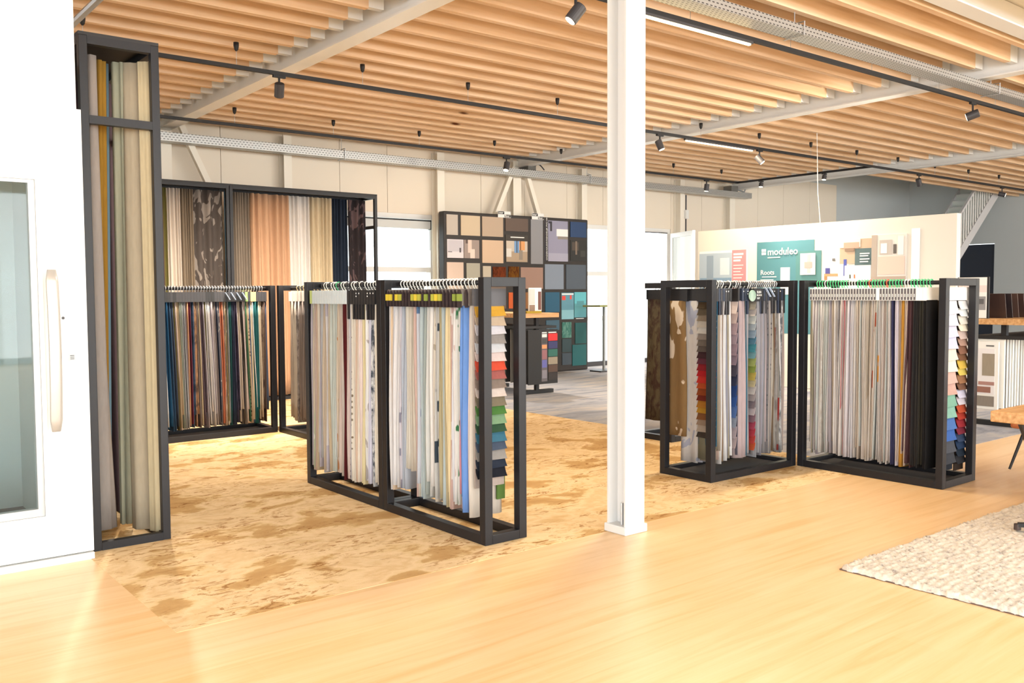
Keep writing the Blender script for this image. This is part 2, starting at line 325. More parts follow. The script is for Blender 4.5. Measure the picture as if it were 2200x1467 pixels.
# ---- wall posts and braces
PX = [('tall post behind the left curtain display', 4.50, .24), ('slim post between the braces and the left curtain bay', 6.50, .14), ('post beside the tile display board', 9.53, .16), ('post with two diagonal braces above the tile board', 11.35, .2), ('post at the right edge of the tile board', 13.17, .15), ('slim post left of the open glass door', 16.28, .15), ('post in the far corner by the white partition', 18.12, .2)]
for nm, x, w in PX:
    o = MB().box(x-w/2, x+w/2, YB-.2, YB-.188, 0, 4.2).box(x-.008, x+.008, YB-.188, YB-.012, 0, 4.2).box(x-w/2, x+w/2, YB-.012, YB-.001, 0, 4.2).build('wall_post', cream_steel, origin=(x, YB-.1, 0))
    tag(o, 'cream steel wall '+nm, 'post', 'steel posts along the back wall')
for nm, a_, b_ in (('running down from the left wall post', (4.75, 4.15), (6.7, .03)), ('left of the pair above the tile board', (11.2, 4.05), (9.25, .03)), ('right of the pair above the tile board', (11.5, 4.05), (13.0, .03))):
    o = MB().bar((a_[0], YB-.26, a_[1]), (b_[0], YB-.26, b_[1]), .09, .09, (0, 1, 0)).build('brace', cream_steel); tag(o, 'cream diagonal steel brace '+nm, 'brace', 'diagonal braces on the back wall')
# ---- windows in the back wall
def window(n, x0, x1, z0, z1, bars, label, vbars=()):
    w = thing('window_%d' % n, None, None, ((x0+x1)/2, YB, z0)); structure(w, label)
    for a_ in ((x0, x0+.09, z0, z1), (x1-.09, x1, z0, z1), (x0+.09, x1-.09, z1-.09, z1), (x0+.09, x1-.09, z0, z0+.08)): B('window_frame', white, w, a_[0], a_[1], YB+.02, YB+.12, a_[2], a_[3])
    for z in bars: B('transom', white, w, x0+.09, x1-.09, YB+.03, YB+.11, z-.045, z+.045)
    for x in vbars: B('mullion', white, w, x-.04, x+.04, YB+.03, YB+.11, z0+.08, z1-.09)
    zz = [z0+.08]+list(bars)+[z1-.09]
    for a_, b_ in zip(zz, zz[1:]): B('pane', glass, w, x0+.09, x1-.09, YB+.065, YB+.075, a_, b_)
    return w
window(2, 7.55, 9.52, .85, 3.06, [2.04], 'white framed window left of the tile display board')
window(3, 12.85, 14.95, 0, 3.06, [1.04, 2.01], 'tall white framed window behind the white column')
structure(MB().box(12.85, 16.1, YB-.01, YB+.13, 0, .10).build('window_sill_dark', smoke), 'dark threshold under the tall windows')
d2_ = structure(thing('door_2', None, None, (15.5, YB, 0)), 'open glazed door to the outside')
for a_ in ((14.95, 15.05, 0, 3.06), (16.0, 16.1, 0, 3.06), (15.05, 16.0, 2.97, 3.06)): B('door_frame', white, d2_, a_[0], a_[1], YB+.02, YB+.12, a_[2], a_[3])
B('seal', smoke, d2_, 15.05, 16.0, YB+.01, YB+.02, 2.955, 2.975)
hp, tp = Vector((16.04, 14.12, 0)), Vector((15.55, 13.05, 0)); ld = (tp-hp).normalized(); lf = d2_
for a_, b_, z0, z1 in ((0, .09, .05, 2.95), (1.09, 1.18, .05, 2.95), (.09, 1.09, .05, .2), (.09, 1.09, 2.85, 2.95)):
    p0 = hp+ld*a_; p1 = hp+ld*b_
    MB().bar((p0.x, p0.y, (z0+z1)/2), (p1.x, p1.y, (z0+z1)/2), .06, z1-z0).build('leaf_frame', white, lf)
p0 = hp+ld*.09; p1 = hp+ld*1.09; MB().bar((p0.x, p0.y, 1.52), (p1.x, p1.y, 1.52), .012, 2.66).build('pane', glass, lf)
# roller blind cassette
rb = thing('roller_blind', 'rolled-up grey blind cassette at the top of the left window', 'blind', (8.5, YB-.03, 2.86))
B('cassette', mat('blind_grey', 'c9cbc9', .5), rb, 7.66, 9.38, YB-.06, YB+.015, 2.79, 2.93)
B('end_cap', blackm, rb, 9.38, 9.395, YB-.065, YB+.015, 2.78, 2.95); B('top_rail', blackm, rb, 7.66, 9.395, YB-.07, YB+.015, 2.93, 2.955)
MB().tube([(9.36, YB-.07, 2.8), (9.36, YB-.07, 2.4)], .004, 5).build('pull_cord', smoke, rb)

# ---- white wall with glazed door at the left
wd = structure(MB().box(XL+.01, .05, 5.84, 5.96, 0, 4.5).box(.05, 1.375, 5.84, 5.96, 2.70, 4.5).build('wall_entrance', white), 'white wall above the glazed door at the left')
d1 = structure(thing('door_1', None, None, (.7, 5.84, 0)), 'white glazed door with long bar handle at the left edge')
for a_ in ((.05, .30, .05, 2.70), (1.14, 1.40, .05, 2.70), (.30, 1.14, .05, .30), (.30, 1.14, 2.27, 2.70)): B('door_rail', white, d1, a_[0], a_[1], 5.84, 5.915, a_[2], a_[3])
for a_ in ((.30, .325, .30, 2.27), (1.105, 1.14, .30, 2.27), (.325, 1.105, .30, .345), (.325, 1.105, 2.25, 2.27)): B('glazing_bead', mat('alu_bead', 'a9adad', .4, .4), d1, a_[0], a_[1], 5.85, 5.90, a_[2], a_[3])
for a_ in ((.27, .30, .27, 2.31), (1.14, 1.165, .27, 2.31), (.30, 1.14, 2.27, 2.31), (.30, 1.14, .27, .30)): B('raised_trim', white, d1, a_[0], a_[1], 5.835, 5.846, a_[2], a_[3])
B('pane', dglass, d1, .325, 1.105, 5.872, 5.88, .345, 2.25)
B('threshold', mat('threshold_white', 'e4e4e2', .5), d1, .05, 1.40, 5.83, 5.93, 0, .04)
hd = MB(); rings = []
for i in range(15):
    t = i/14; z = .80+.95*t; yy = 5.845-.045-.035*math.sin(PI*t); rr = 1.0 if 0 < i < 14 else .7
    rings.append([(1.205+.034*rr*math.cos(2*PI*j/10), yy+.014*rr*math.sin(2*PI*j/10), z) for j in range(10)])
ho = hd.loft(rings).build('bar_handle', mat('brushed_handle', 'b4b0aa', .35, .3), d1, smooth=True)
for z in (.95, 1.6): MB().tube([(1.205, 5.80, z), (1.205, 5.846, z)], .012).build('handle_stud', galv, ho)
MB().tube([(1.268, 5.846, 1.466), (1.268, 5.838, 1.466)], .009).build('screw_cap', smoke, d1)
lk = B('lock_plate', mat('lock_grey', '9a9b9a', .4, .4), d1, 1.29, 1.332, 5.838, 5.846, 1.21, 1.255)
for z in (1.222, 1.232, 1.242): B('lock_slot', smoke, lk, 1.30, 1.322, 5.836, 5.8385, z-.002, z+.002)
# lobby behind the door
structure(MB().box(1.33, 1.375, 5.97, 7.6, .01, 3.0).box(-1.5, 1.375, 7.6, 7.65, .01, 3.0).build('wall_lobby', mat('lobby_wall', 'c2cfce', .6)), 'pale lobby wall seen through the door glass')
structure(MB().box(-1.5, 1.33, 5.97, 7.6, .002, .01).build('floor_lobby_mat', mat('entrance_mat', '5d6163', .95)), 'grey entrance mat behind the glazed door')
MB().tube([(.75, 7.58, .01), (.75, 7.58, 3.0)], .012).build('lobby_pipe', mat('lobby_pipe_grey', '8f9897', .5)).parent = None
tag(bpy.data.objects['lobby_pipe'], 'thin grey pipe on the lobby wall behind the door glass', 'pipe')

# ================================================================== SAMPLE RACKS
S = .06
def rack(label, x0, x1, y0, y1, axis, rods, h=1.70, panel=True):
    t = thing('sample_rack', label, 'rack', ((x0+x1)/2, (y0+y1)/2, 0.007), 'black steel fabric sample racks')
    z = .0015
    for x in (x0, x1-S):
        for y in (y0, y1-S): B('post', black, t, x, x+S, y, y+S, z, h, bevel=.003)
    for y in (y0, y1-S): B('base_rail', black, t, x0+S, x1-S, y, y+S, z, z+S, bevel=.003)
    for x in (x0, x1-S): B('base_rail', black, t, x, x+S, y0+S, y1-S, z, z+S, bevel=.003)
    if axis == 'y':
        for y in (y0, y1-S): B('top_rail', black, t, x0+S, x1-S, y, y+S, h-S, h, bevel=.003)
        for x in rods: MB().tube([(x, y0+S, h-.032), (x, y1-S, h-.032)], .0165, 12).build('hanging_rod', blackm, t, smooth=True)
    else:
        for x in (x0, x1-S): B('top_rail', black, t, x, x+S, y0+S, y1-S, h-S, h, bevel=.003)
        for y in rods: MB().tube([(x0+S, y, h-.032), (x1-S, y, h-.032)], .0165, 12).build('hanging_rod', blackm, t, smooth=True)
    if panel: B('base_panel', mat('dark_grey_felt', '4b4a4c', .9), t, x0+S, x1-S, y0+S, y1-S, z+.005, z+.02)
    return t
HOOKS = {}
def hook(axis, m):
    k = (axis, m.name)
    if k not in HOOKS:
        pts = []
        for i in range(10):
            a = math.radians(-55+i*27); pts.append((.026*math.cos(a), .026*math.sin(a)+.002))
        pts = [(p[0], p[1]) for p in pts] + [(-.012, -.03), (0, -.045), (0, -.07)]
        path = [((p[0], 0, p[1]) if axis == 'y' else (0, p[0], p[1])) for p in pts]
        me = MB().tube(path, .0038, 5).mesh('hook', (0, 0, 0), True); me.materials.append(m); HOOKS[k] = me
    return HOOKS[k]
def sheet(axis, W, tk, z0, z1, flare, tfl, wave, ph, dw, dt, lean, gather):
    # closed thin draped bundle: w runs across the rod, t along it
    rows = 9; n = 11; rings = []
    for i in range(rows):
        s = i/(rows-1); z = z1+(z0-z1)*s
        hw = W/2*(1-gather*(1-s)**2)*(1+flare*s); ht = tk/2*(1+tfl*s)
        ring = []
        for side in (1, -1):
            rng = range(n) if side == 1 else range(n-1, -1, -1)
            for j in rng:
                u = -1+2*j/(n-1); w = hw*u
                rnd = math.sqrt(max(0, 1-abs(u)**6)) if abs(u) < .999 else .22
                tt = side*ht*rnd + wave*(.35+.65*s)*math.sin(ph+u*4.2+s*1.1) + dt + lean*s
                w2 = w+dw+.006*math.sin(ph*2+s*5)
                ring.append((w2, tt, z) if axis == 'y' else (tt, w2, z))
        rings.append(ring)
    return MB().loft(rings)
def sample(axis, px, py, W, tk, z0, sheets, header, label, group, hookm, zrod=1.668, rng=random, lean=0., flare=.03, tfl=.2, gather=.12, hz=(1.52, 1.628)):
    """hanging sample: px,py on the rod.  sheets: list of (fabric material, bottom z offset)"""
    t = thing('fabric_sample', label, 'fabric sample', (px, py, zrod), group)
    child('hook', hook(axis, hookm), t)
    def hb(name, m, w0, w1, t0, t1, z0_, z1_, par=t):
        return B(name, m, par, *((px+w0, px+w1, py+t0, py+t1) if axis == 'y' else (px+t0, px+t1, py+w0, py+w1)), z0_, z1_)
    kind, hc = header
    th = min(tk*.42, .022)
    if kind == 'plain': hb('header', hc, -W/2, W/2, -th, th, *hz)
    elif kind == 'strap':
        h_ = hb('header', hc, -W/2, W/2, -th, th, *hz)
        if rng.random() < .75: hb('strap', hc, -W/2-.004, -W/2+.03, -.009, .009, hz[0]-.115, hz[0], h_)
        for q in range(rng.choice([0, 0, 1, 2])): hb('printed_mark', white, -W/2-.0025, -W/2+.001, -.004, .004, hz[1]-.03-.022*q, hz[1]-.02-.022*q, h_)
    elif kind == 'tagged':
        h_ = hb('header', mat('header_taupe', '6f6762', .7), -W/2, W/2, -th*.8, th*.8, *hz)
        c_ = MB(); w = -W/2-.008
        prof = [(0, hz[1]-.005), (.010, hz[1]-.03), (.012, hz[0]+.02), (.007, hz[0]-.012), (-.007, hz[0]-.012), (-.012, hz[0]+.02), (-.010, hz[1]-.03)]
        ring = lambda ww: [((px+ww, py+a_, zz) if axis == 'y' else (px+a_, py+ww, zz)) for a_, zz in prof]
        c_.loft([ring(w-.008), ring(w+.012)]).build('clip', mat('clip_dark', '2e2326', .6), t)
        if hc: hb('tag', hc, w-.012, w+.016, -.0165, .0165, hz[0]+.03, hz[0]+.075)
    elif kind == 'banded':
        h_ = hb('header', white, -W/2, W/2, -th, th, *hz)
        hb('dark_band', hc, -W/2-.002, -W/2+.01, -th*.55, th*.75, hz[0]+.004, hz[1]-.008, h_)
        hb('printed_mark', white, -W/2-.0028, -W/2, -th*.1, th*.35, hz[0]+.03, hz[0]+.055, h_)
    k = len(sheets)
    for i, (m, dz) in enumerate(sheets):
        dt = (-tk/2+tk*(i+.5)/k) if k > 1 else 0
        mb = sheet(axis, W*rng.uniform(.93, 1.0), tk/k*1.02, z0+dz, hz[0]+.004, flare*rng.uniform(.3, 1.5), tfl*rng.uniform(.4, 1.3), tk*.22, rng.uniform(0, 6), rng.uniform(-.008, .008), dt, lean+rng.uniform(-.005, .005), gather*rng.uniform(.3, 1))
        mb.v = [(v[0]+px, v[1]+py, v[2]) for v in mb.v]
        mb.build('fabric_sheet', m, t, smooth=True)
    return t
FLAP = {}
def swatch_book(axis, px, py, W, out, cols, label, group, hookm, headm, zrod=1.668, ztop=1.515, zbot=None, back=None, step=None, tk=.02, hz=(1.52, 1.628)):
    """waterfall book of overlapping flaps, facing along the rod (out = -1 or +1)"""
    t = thing('swatch_book', label, 'swatch book', (px, py, zrod), group)
    child('hook', hook(axis, hookm), t)
    def hb(name, m, w0, w1, t0, t1, z0_, z1_, par=t):
        t0, t1 = sorted((t0, t1))
        return B(name, m, par, *((px+w0, px+w1, py+t0, py+t1) if axis == 'y' else (px+t0, px+t1, py+w0, py+w1)), z0_, z1_)
    hb('header', headm, -W/2-.01, W/2+.01, -.012, .012, *hz)
    n = len(cols); step = step or (ztop-(zbot or .3))/n
    hb('backing', back or fabric('b9aca0'), -W/2, W/2, -out*.006, -out*.014, (zbot or .3)-.07, ztop+.005)
    for i, c in enumerate(cols):
        zt = ztop-i*step; zb = zt-step*1.12; rings = []
        for s in (0, .35, .7, 1.0):
            o = out*(.002+.020*s*s+.006*s); z = zt+(zb-zt)*s; w = W/2*(1+.015*s)
            pts = [(-w, o), (w, o), (w, o-out*.004), (-w, o-out*.004)]
            rings.append([((px+a_, py+b_, z+.004*math.sin(i*3+a_*9)*s) if axis == 'y' else (px+b_, py+a_, z+.004*math.sin(i*3+a_*9)*s)) for a_, b_ in pts])
        MB().loft(rings).build('swatch', c if not isinstance(c, str) else fabric(c), t, smooth=False)
    return t
def F(c, k='plain', c2=None): return fabric(c, k, c2)
rack('black steel rack nearest the viewer, near bay left of the white column', 3.385, 3.725, 4.513, 5.770, 'y', [3.515], panel=False)
rack('black steel rack with pale fabrics, far bay left of the white column', 3.385, 3.725, 5.775, 7.025, 'y', [3.515], panel=False)
rack('black steel rack with dark headers right of the white column', 5.973, 7.185, 4.815, 5.385, 'x', [4.985, 5.215])
rack('black steel rack with banded headers at the right, standing on vinyl', 7.19, 7.765, 3.463, 4.805, 'y', [7.36, 7.60])
rack('black steel rack with colourful fabrics under the back curtains', 3.03, 4.39, 9.85, 10.40, 'x', [10.00, 10.25])
rack('black steel rack with white headers in the back left corner', 4.40, 4.94, 8.30, 9.84, 'y', [4.56, 4.78])
rack('black steel rack half hidden behind the white column', 7.28, 8.50, 6.40, 6.93, 'x', [6.55, 6.78])

def C_(s):       # 'hex', 'hex:kind:hex2'
    p = s.split(':'); return F(*p)
RN = random.Random(3)
hdr_blue = mat('header_pale_blue', 'cdd6d9', .6); hdr_black = mat('header_black', '1f1e20', .5); hdr_dk = mat('header_charcoal', '37363a', .55)
hdr_navy = mat('header_navy', '2a3244', .5); hdr_white = mat('header_white', 'eeeae4', .6); hdr_grey = mat('band_grey', '575459', .6)
tagg = mat('tag_olive', 'a3a23c', .6); tagy = mat('tag_yellow', 'c9b437', .6); tago = mat('tag_green', '7f8f3a', .6)
greenw = mat('green_plastic_hanger', '3fbf7d', .45); redw = mat('orange_plastic_hanger', 'd8562c', .45); lime = mat('header_lime', 'bccb7b', .6)

# --- far bay of the left pair (from the far end towards the viewer)
L1 = [('sage floral', 'cdd3b4:leaf:f0efe2', 'lime'), ('dusty pink', 'd8c2b6'), ('sand', 'dcc7a6'), ('lilac grey', 'cbc3cc'), ('pale grey', 'c5c6c8'), ('warm beige', 'dcc9b1'), ('white', 'f0ecec:bands:cbc3cc'), ('oatmeal', 'd9cbb4'), ('cream and coral', 'ead9b8:bands:d9826b'), ('mint grey', 'd3d9d0'), ('beige with rust leaf', 'e4d3bd:leaf:c98a5a'), ('soft pink', 'e2cdc2'), ('light taupe', 'd6c8bc'), ('burgundy', '5b1e22'), ('pale rose', 'e6d2ca'),
      ('grey dotted', 'd4d0d2:dots:6b6b78', 's'), ('cream dotted', 'efe6d6:dots:8a7a66', 's'), ('peach', 'f0d3bd', 's'), ('ivory', 'f3e8d6', 's'), ('blush', 'f3dfd8', 's'), ('yellow cream', 'efe0b0', 's'), ('white floral', 'f5f3f0:leaf:b9b2b0', 's'), ('lavender white', 'dedcec', 's'), ('monochrome leaf', 'ececec:mottle:4d5460', 's'), ('cream plain', 'efe4d2', 's')]
y0, y1 = 5.775+S+.03, 7.025-S-.03; n = len(L1)
for i, a_ in enumerate(L1):
    y = y1-(y1-y0)*(i+.5)/n; k = a_[2] if len(a_) > 2 else ''
    hd_ = ('plain', lime) if k == 'lime' else ('strap', hdr_black) if k == 's' else ('plain', hdr_blue)
    base = C_(a_[1]); other = C_(L1[(i*7+3) % n][1].split(':')[0]) if RN.random() < .5 else base
    sample('y', 3.515, y, .25, .043, .13+RN.uniform(0, .05), [(base, 0), (other if k != 's' else base, RN.choice([0, .01, .12]))], hd_, '%s fabric sample, %s from the far end of the pale rack bay' % (a_[0], ordn(i)), 'samples on the far left rack bay', RN.choice([whitew, whitew, whitew, greenw, smoke]), rng=RN, lean=.014*math.sin(i*.7)+RN.uniform(-.004, .004))
# --- near bay of the left pair
L2 = [('peach', 'ecd2b4', tagy), ('cool white', 'dfe0e6', tagy), ('white', 'e9e6e6', None), ('lilac grey', 'd8d3dc:bands:8b8a9a', tagy), ('blue grey', 'b9c0cc', tagg), ('ivory', 'e8e2d4', None), ('stone', 'd6cdbf', None), ('linen', 'd1c6b6', None), ('cream', 'e0d8ca', tagg), ('blue banded', 'cfd4de:bands:5f7ea4', tagy), ('aqua grey', 'b9c6c8', tagg), ('sage grey', 'aeb8b4', None), ('pearl', 'd8d8d4', tago), ('beige leaf', 'd9cfc0:leaf:a99f8c', None), ('dark patterned', 'c9c8c4:bands:3c4650', tagg), ('olive beige', 'b6aa86', tagy), ('khaki', 'c2b490', tagg), ('butter', 'ecd9ae', None), ('dusty rose', 'd6b6ac:bands:efe8e2', None), ('white rose', 'f0ece8:leaf:d8c3bd', None), ('green sprig', 'ecebe6:leaf:3f7d55', tago), ('pink trimmed', 'e6d6d2:stripe:d692a0', None), ('bright blue', '6f97d8', tago), ('pale stone', 'dcd2c6', None)]
y0, y1 = 4.513+S+.10, 5.770-S-.03; n = len(L2)
for i, a_ in enumerate(L2):
    y = y1-(y1-y0)*(i+.5)/n; base = C_(a_[1]); other = C_(L2[(i*5+2) % n][1].split(':')[0]) if RN.random() < .35 else base
    sample('y', 3.515-.012*(i == 22), y, .25+.02*(i == 22), .043+.012*(i == 22), .17+RN.uniform(0, .06)-.02*(i > 15)+(.16 if 4 < i < 8 else 0), [(base, 0), (other, RN.choice([0, .015, .1]))], ('tagged', a_[2]), '%s fabric sample, %s from the far end of the tagged rack bay' % (a_[0], ordn(i)), 'samples on the near left rack bay', whitew, rng=RN, lean=.014*math.sin(i*.7)+RN.uniform(-.004, .004))
wf_cols = ['dba63c', 'cbb59c', 'd8d4da', '9c948f', 'd2d2d6', 'e0cbc6', 'd9523a', 'a9605a', '8c7b70', 'd9c9c0', '7f7460', '4c7a3a', '7fa07a', '33523a', '3f7086', '4a5568', '9a948f', '2a3140', '1e1f28']
swatch_book('y', 3.507, 4.513+S+.045, .235, -1, wf_cols, 'swatch book with yellow to navy flaps at the front of the left rack', 'swatch books on the racks', whitew, mat('header_slate', '4d4c50', .6), zbot=.42, back=F('b9a9a0'))
b_ = MB().box(3.58, 3.645, 4.513+S+.068, 4.513+S+.08, .25, 1.05).build('fabric_sample', F('5c7a3c'), origin=(3.61, 4.65, 1.05)); tag(b_, 'moss green sample panel behind the yellow to navy swatch book', 'fabric sample')

# --- right rack along the carpet edge (front row, left to right)
R1 = [('olive grey', '8e8b76'), ('taupe', 'b3a593'), ('rose beige', 'cbb0a2'), ('white', 'eeeaea'), ('snow white', 'f2f2f4'), ('blue grey', 'a4a5b4'), ('olive beige', 'b9b09a'), 'bookP', ('pale pink fan', 'cdb8ba', 'fan'), ('grey fur', '8d8684:mottle:5d5654'), ('teal edged', '3a6f86'), 'bookR', ('silver', 'cfcfd4'), ('light grey', 'c3c3c8'), ('lilac grey', 'b5b1bb'), ('dove grey', 'c6c2c6'), ('ash', 'a9a6aa'), ('dark flecked', '8f8c90:dots:4a4a4e'), ('ivory', 'd9d0c8'), ('pewter', 'b0aaa8'), ('cream', 'dcd2c4'), ('brown', '8b735c'), ('pebble', 'b8b2ae:mottle:77706c'), ('banded red and blue', 'a9a49c:bands:84302c'), ('slate patterned', '7d8288:mottle:c9c9c9'), ('light blush', 'd4c2ba')]
x0, x1 = 5.973+S+.075, 7.185-S-.04; n = len(R1)
pink = ['e2cfc8', 'd8bfb8', 'c4a9ae', 'b8a0a8', 'ab929c', '9a8490', '55505e', '3a3f58', '2f4a84', '3b5fa4', '5a79b4', '9aa3b4', 'b9aab0', 'c8b4b4']
rainb = ['8f8a80', 'cfc5c0', 'd8dcd8', 'c3cdd4', '9fb4c6', '5f8ea6', '4f9aa8', '7fb0b8', 'a9b46a', '98a850', 'c9b45a', 'd2c49a', 'd4ccc8', 'b0a4a4', '8d7f86', 'c9bcc0', '93707c', 'b24a60', 'c24450', 'cc4c44', 'd2603a']
wts = [2.8 if a_ == 'bookP' else 3.4 if a_ == 'bookR' else 2.2 if len(a_) > 2 else .82 for a_ in R1]; cum = 0
for i, a_ in enumerate(R1):
    cum += wts[i]; x = x0+(x1-x0)*(cum-.4)/sum(wts); grp = 'samples on the right rack with dark headers'
    if a_ == 'bookP': swatch_book('x', x, 4.985, .21, -1, pink, 'swatch book with pink to blue flaps beside the pale pink fan', 'swatch books on the racks', whitew, hdr_black, zbot=.25, back=F('6d6a76')); continue
    if a_ == 'bookR': swatch_book('x', x, 4.985, .215, -1, rainb, 'rainbow swatch book with green, yellow and red flaps on right rack', 'swatch books on the racks', whitew, hdr_black, zbot=.20, back=F('a3a3a8')); continue
    fan = len(a_) > 2; cc = a_[1].split(':'); kf = .84 if i > 11 else .92; cc[0] = ''.join('%02x' % int(int(cc[0][q:q+2], 16)*kf) for q in (0, 2, 4)); base = C_(':'.join(cc))
    sample('x', x, 4.985, .21, 0.07 if fan else .04, .12+RN.uniform(0, .05), [(base, 0), (base, 0)] if fan else [(base, 0), (C_(R1[(i*3+12) % n][1]) if not isinstance(R1[(i*3+12) % n], str) and RN.random() < .3 else base, RN.choice([0, .02, .1]))], ('strap' if i % 3 else 'plain', RN.choice([hdr_navy, hdr_navy, hdr_black, hdr_dk])), '%s fabric sample, %s from the left on the dark header rack' % (a_[0], ordn(i)), grp, RN.choice([whitew, whitew, chrome]), rng=RN, lean=.03 if 3 < i < 7 else RN.uniform(-.012, .015), tfl=2.3 if fan else .2, gather=.12)
brownish = ['4a3d2c', '6e6250', '9a8b78', 'd8cfc0', 'e2ded6', '9f938a', '7d7268', '6a5f58', '4a3034', '6b3a4a', '9a2830', 'c2262a', 'd0382f', 'c4552a', '9a4a24', '7c2f22', 'b87a2c', 'c2902f', '8c5a34', 'a58d78', 'b8a898', '4a4038']
swatch_book('x', 5.973+S+.055, 4.955, .19, -1, brownish, 'swatch book with brown, red and ochre flaps at the left rack end', 'swatch books on the racks', whitew, hdr_black, zbot=.36, back=F('1f5a78'))
# rear row of that rack, seen through its end
sample('x', 5.973+S+.05, 5.275, .22, .03, .34, [(F('94744c', 'leaf', 'ecd8c0'), 0)], ('plain', hdr_black), 'brown fabric sample with cream leaf print at the left rack end', 'samples on the right rack with dark headers', whitew, rng=RN)
for i, (nm, c) in enumerate((('white and blue printed', 'dcd8d6:leaf:aab0c4'), ('lilac white', 'd6d4e0'), ('silver grey', 'c4c4cc'), ('marbled grey', 'c9cac8:mottle:8a9a9a'), ('charcoal flecked', '8a8884:mottle:4a4a48'))):
    sample('x', 5.973+S+.08+.045*i, 5.16, .20, .035, .12, [(C_(c), 0), (C_(c), .02)], ('plain', hdr_black), '%s fabric sample behind the cream leaf print at the rack end' % nm, 'samples on the right rack with dark headers', whitew, rng=RN)
for i in range(12):
    c = RN.choice(['b5b1bb', '8f8b76', 'a9a29a', 'c9c1b8', '6d675f', '4a4a52'])
    sample('x', 6.36+.055*i, 5.215, .21, .04, .14+RN.uniform(0, .05), [(F(c), 0)], ('plain', hdr_black), '%s sample in the rear row of the dark header rack' % ordn(i), 'rear row samples on the right rack', whitew, rng=RN)
# round mint disc and black SUN BLOCK card
sb = thing('sample_card', 'black sample card reading SUN BLOCK with round mint fabric disc', 'card', (6.62, 4.86, 1.56))
B('card', hdr_black, sb, 6.60, 6.70, 4.862, 4.868, 1.515, 1.63)
MB().tube([(6.575, 4.862, 1.565), (6.575, 4.858, 1.565)], .05, 24).build('disc', F('a9c9b4', 'mottle', 'c8e0cf'), sb)
text('SUN', .032, (6.64, 4.8605, 1.585), AX['front'], white, sb); text('BLOCK', .022, (6.64, 4.8605, 1.562), AX['front'], white, sb)
B('printed_mark', white, sb, 6.645, 6.685, 4.8605, 4.862, 1.545, 1.549); B('printed_mark', white, sb, 6.645, 6.68, 4.8605, 4.862, 1.536, 1.540)
for i, x in enumerate((6.77, 6.83)):
    o = MB().bar((x, 4.866, 1.635), (x+.075, 4.866, 1.555), .006, .016, (0, 1, 0)).build('header_ribbon', mat('ribbon_blue', 'aebfd8', .6)); tag(o, '%s pale blue ribbon hanging slanted from the dark headers' % ('left' if i == 0 else 'right'), 'ribbon', 'pale blue ribbons')
# --- right rack on the vinyl (front row, from the corner towards the viewer)
R2c = ['a59c86', 'd0c8c8', 'b9b0ba', 'b6b0bb', 'ddd8d2:mottle:c0b9b0', 'bfc3bf', 'd2cccb', 'b3acb4', 'bcae9c', 'd8d2cf', 'a8a3a4:mottle:8c8686', 'd6d0cc', 'cfc3c2:stripe:a8565c', 'c8c2c6', 'dcd5da', 'd8d6dc', 'd9d4d0', 'c2b3a4', 'd2c6bc', 'd9d0c8', 'c8bfb4', 'b4a898', 'd6ccc4', 'd5c9be:bands:b0563c', 'b9b4b0:bands:c98838', 'cfc7c1', 'b8a9a0', 'dcd7d4', 'd4cdca', '3c3c5c', 'd8d0dc', 'c9b8a8', 'c68f3a', 'd8c4b4', '5a3f42', '54393c', '2e2c2c', '33302e', '3a372f', '242222']
R2n = ['khaki', 'dove', 'lilac', 'mauve', 'chalk', 'sage', 'ash', 'thistle', 'sand', 'pearl', 'stone marl', 'shell', 'red striped', 'silver', 'orchid white', 'ice', 'bone', 'camel', 'linen', 'oat', 'flax', 'mushroom', 'cream', 'rust banded', 'mustard banded', 'putty', 'clay', 'white', 'mist', 'navy', 'lavender', 'almond', 'ochre', 'nude', 'aubergine', 'plum', 'charcoal', 'soot', 'olive black', 'black']
y0, y1 = 3.463+S+.13, 4.805-S-.02; n = len(R2c)
for i, c in enumerate(R2c):
    y = y1-(y1-y0)*(i+.5)/n; base = C_(c); dark = i > 33
    other = C_(R2c[(i*11+5) % 33].split(':')[0]) if RN.random() < .35 and not dark else base
    hm = redw if i in (19, 25) else whitew if i in (3, 12, 13, 14, 31, 32) else greenw
    hd_ = ('plain', hdr_white) if i in (24, 37, 38, 39) else ('banded', hdr_grey)
    sample('y', 7.355, y, .23, .033, .12+RN.uniform(0, .045), [(base, 0), (other, RN.choice([0, .01, .1]))], hd_, '%s fabric sample, %s from the corner on the banded header rack' % (R2n[i], ordn(i)), 'samples with banded headers on the right rack', hm, rng=RN, lean=.012*math.sin(i*.6)+RN.uniform(-.003, .003))
endc = ['d6d0e0', 'd2cfe4', 'e6d8c8', 'ebe4d0', 'd9b0a0', 'd4a898', '8fbfa8', '9fd0bc', '5f86c8', '4f78c4', '5d6068', '4a4c52']
swatch_book('y', 7.44, 3.463+S+.035, .25, -1, ['eeeaea', 'e2e0ea']+endc, 'swatch book with lilac to blue flaps at the end of right rack', 'swatch books on the racks', greenw, hdr_white, zbot=.18, back=F('2c3038'))
smallc = ['e8e4e2', 'e4e6e4', 'ded6c8', 'e8dcc4', 'c9b0a4', 'b08a78', '8a5f4a', '7a5238', 'd6b04a', 'd9bd5a', '9a6a48', '7c5440', 'd4ccdc', 'e0d4dc', 'd05a3a', 'c04030', 'a83038', '8a3040', '3a4a6a', '2a3f5f', '24303f', '2f2f33']
swatch_book('y', 7.665, 3.463+S+.03, .16, -1, smallc, 'swatch book with small white to navy flaps, rear row of right rack', 'swatch books on the racks', whitew, hdr_white, zbot=.16, back=F('3a2e26'))
for i in range(14):
    c = ['6b5236', '5a4428', '2a2c38', '8a7a62', 'c0b6aa', '8e8894', '6d6d78'][i % 7]
    sample('y', 7.60, 3.463+S+.11+.075*i, .22, .045, .13, [(F(c), 0)], ('plain', hdr_white), '%s sample in the rear row of the banded header rack' % ordn(i), 'rear row samples on the banded header rack', greenw, rng=RN)
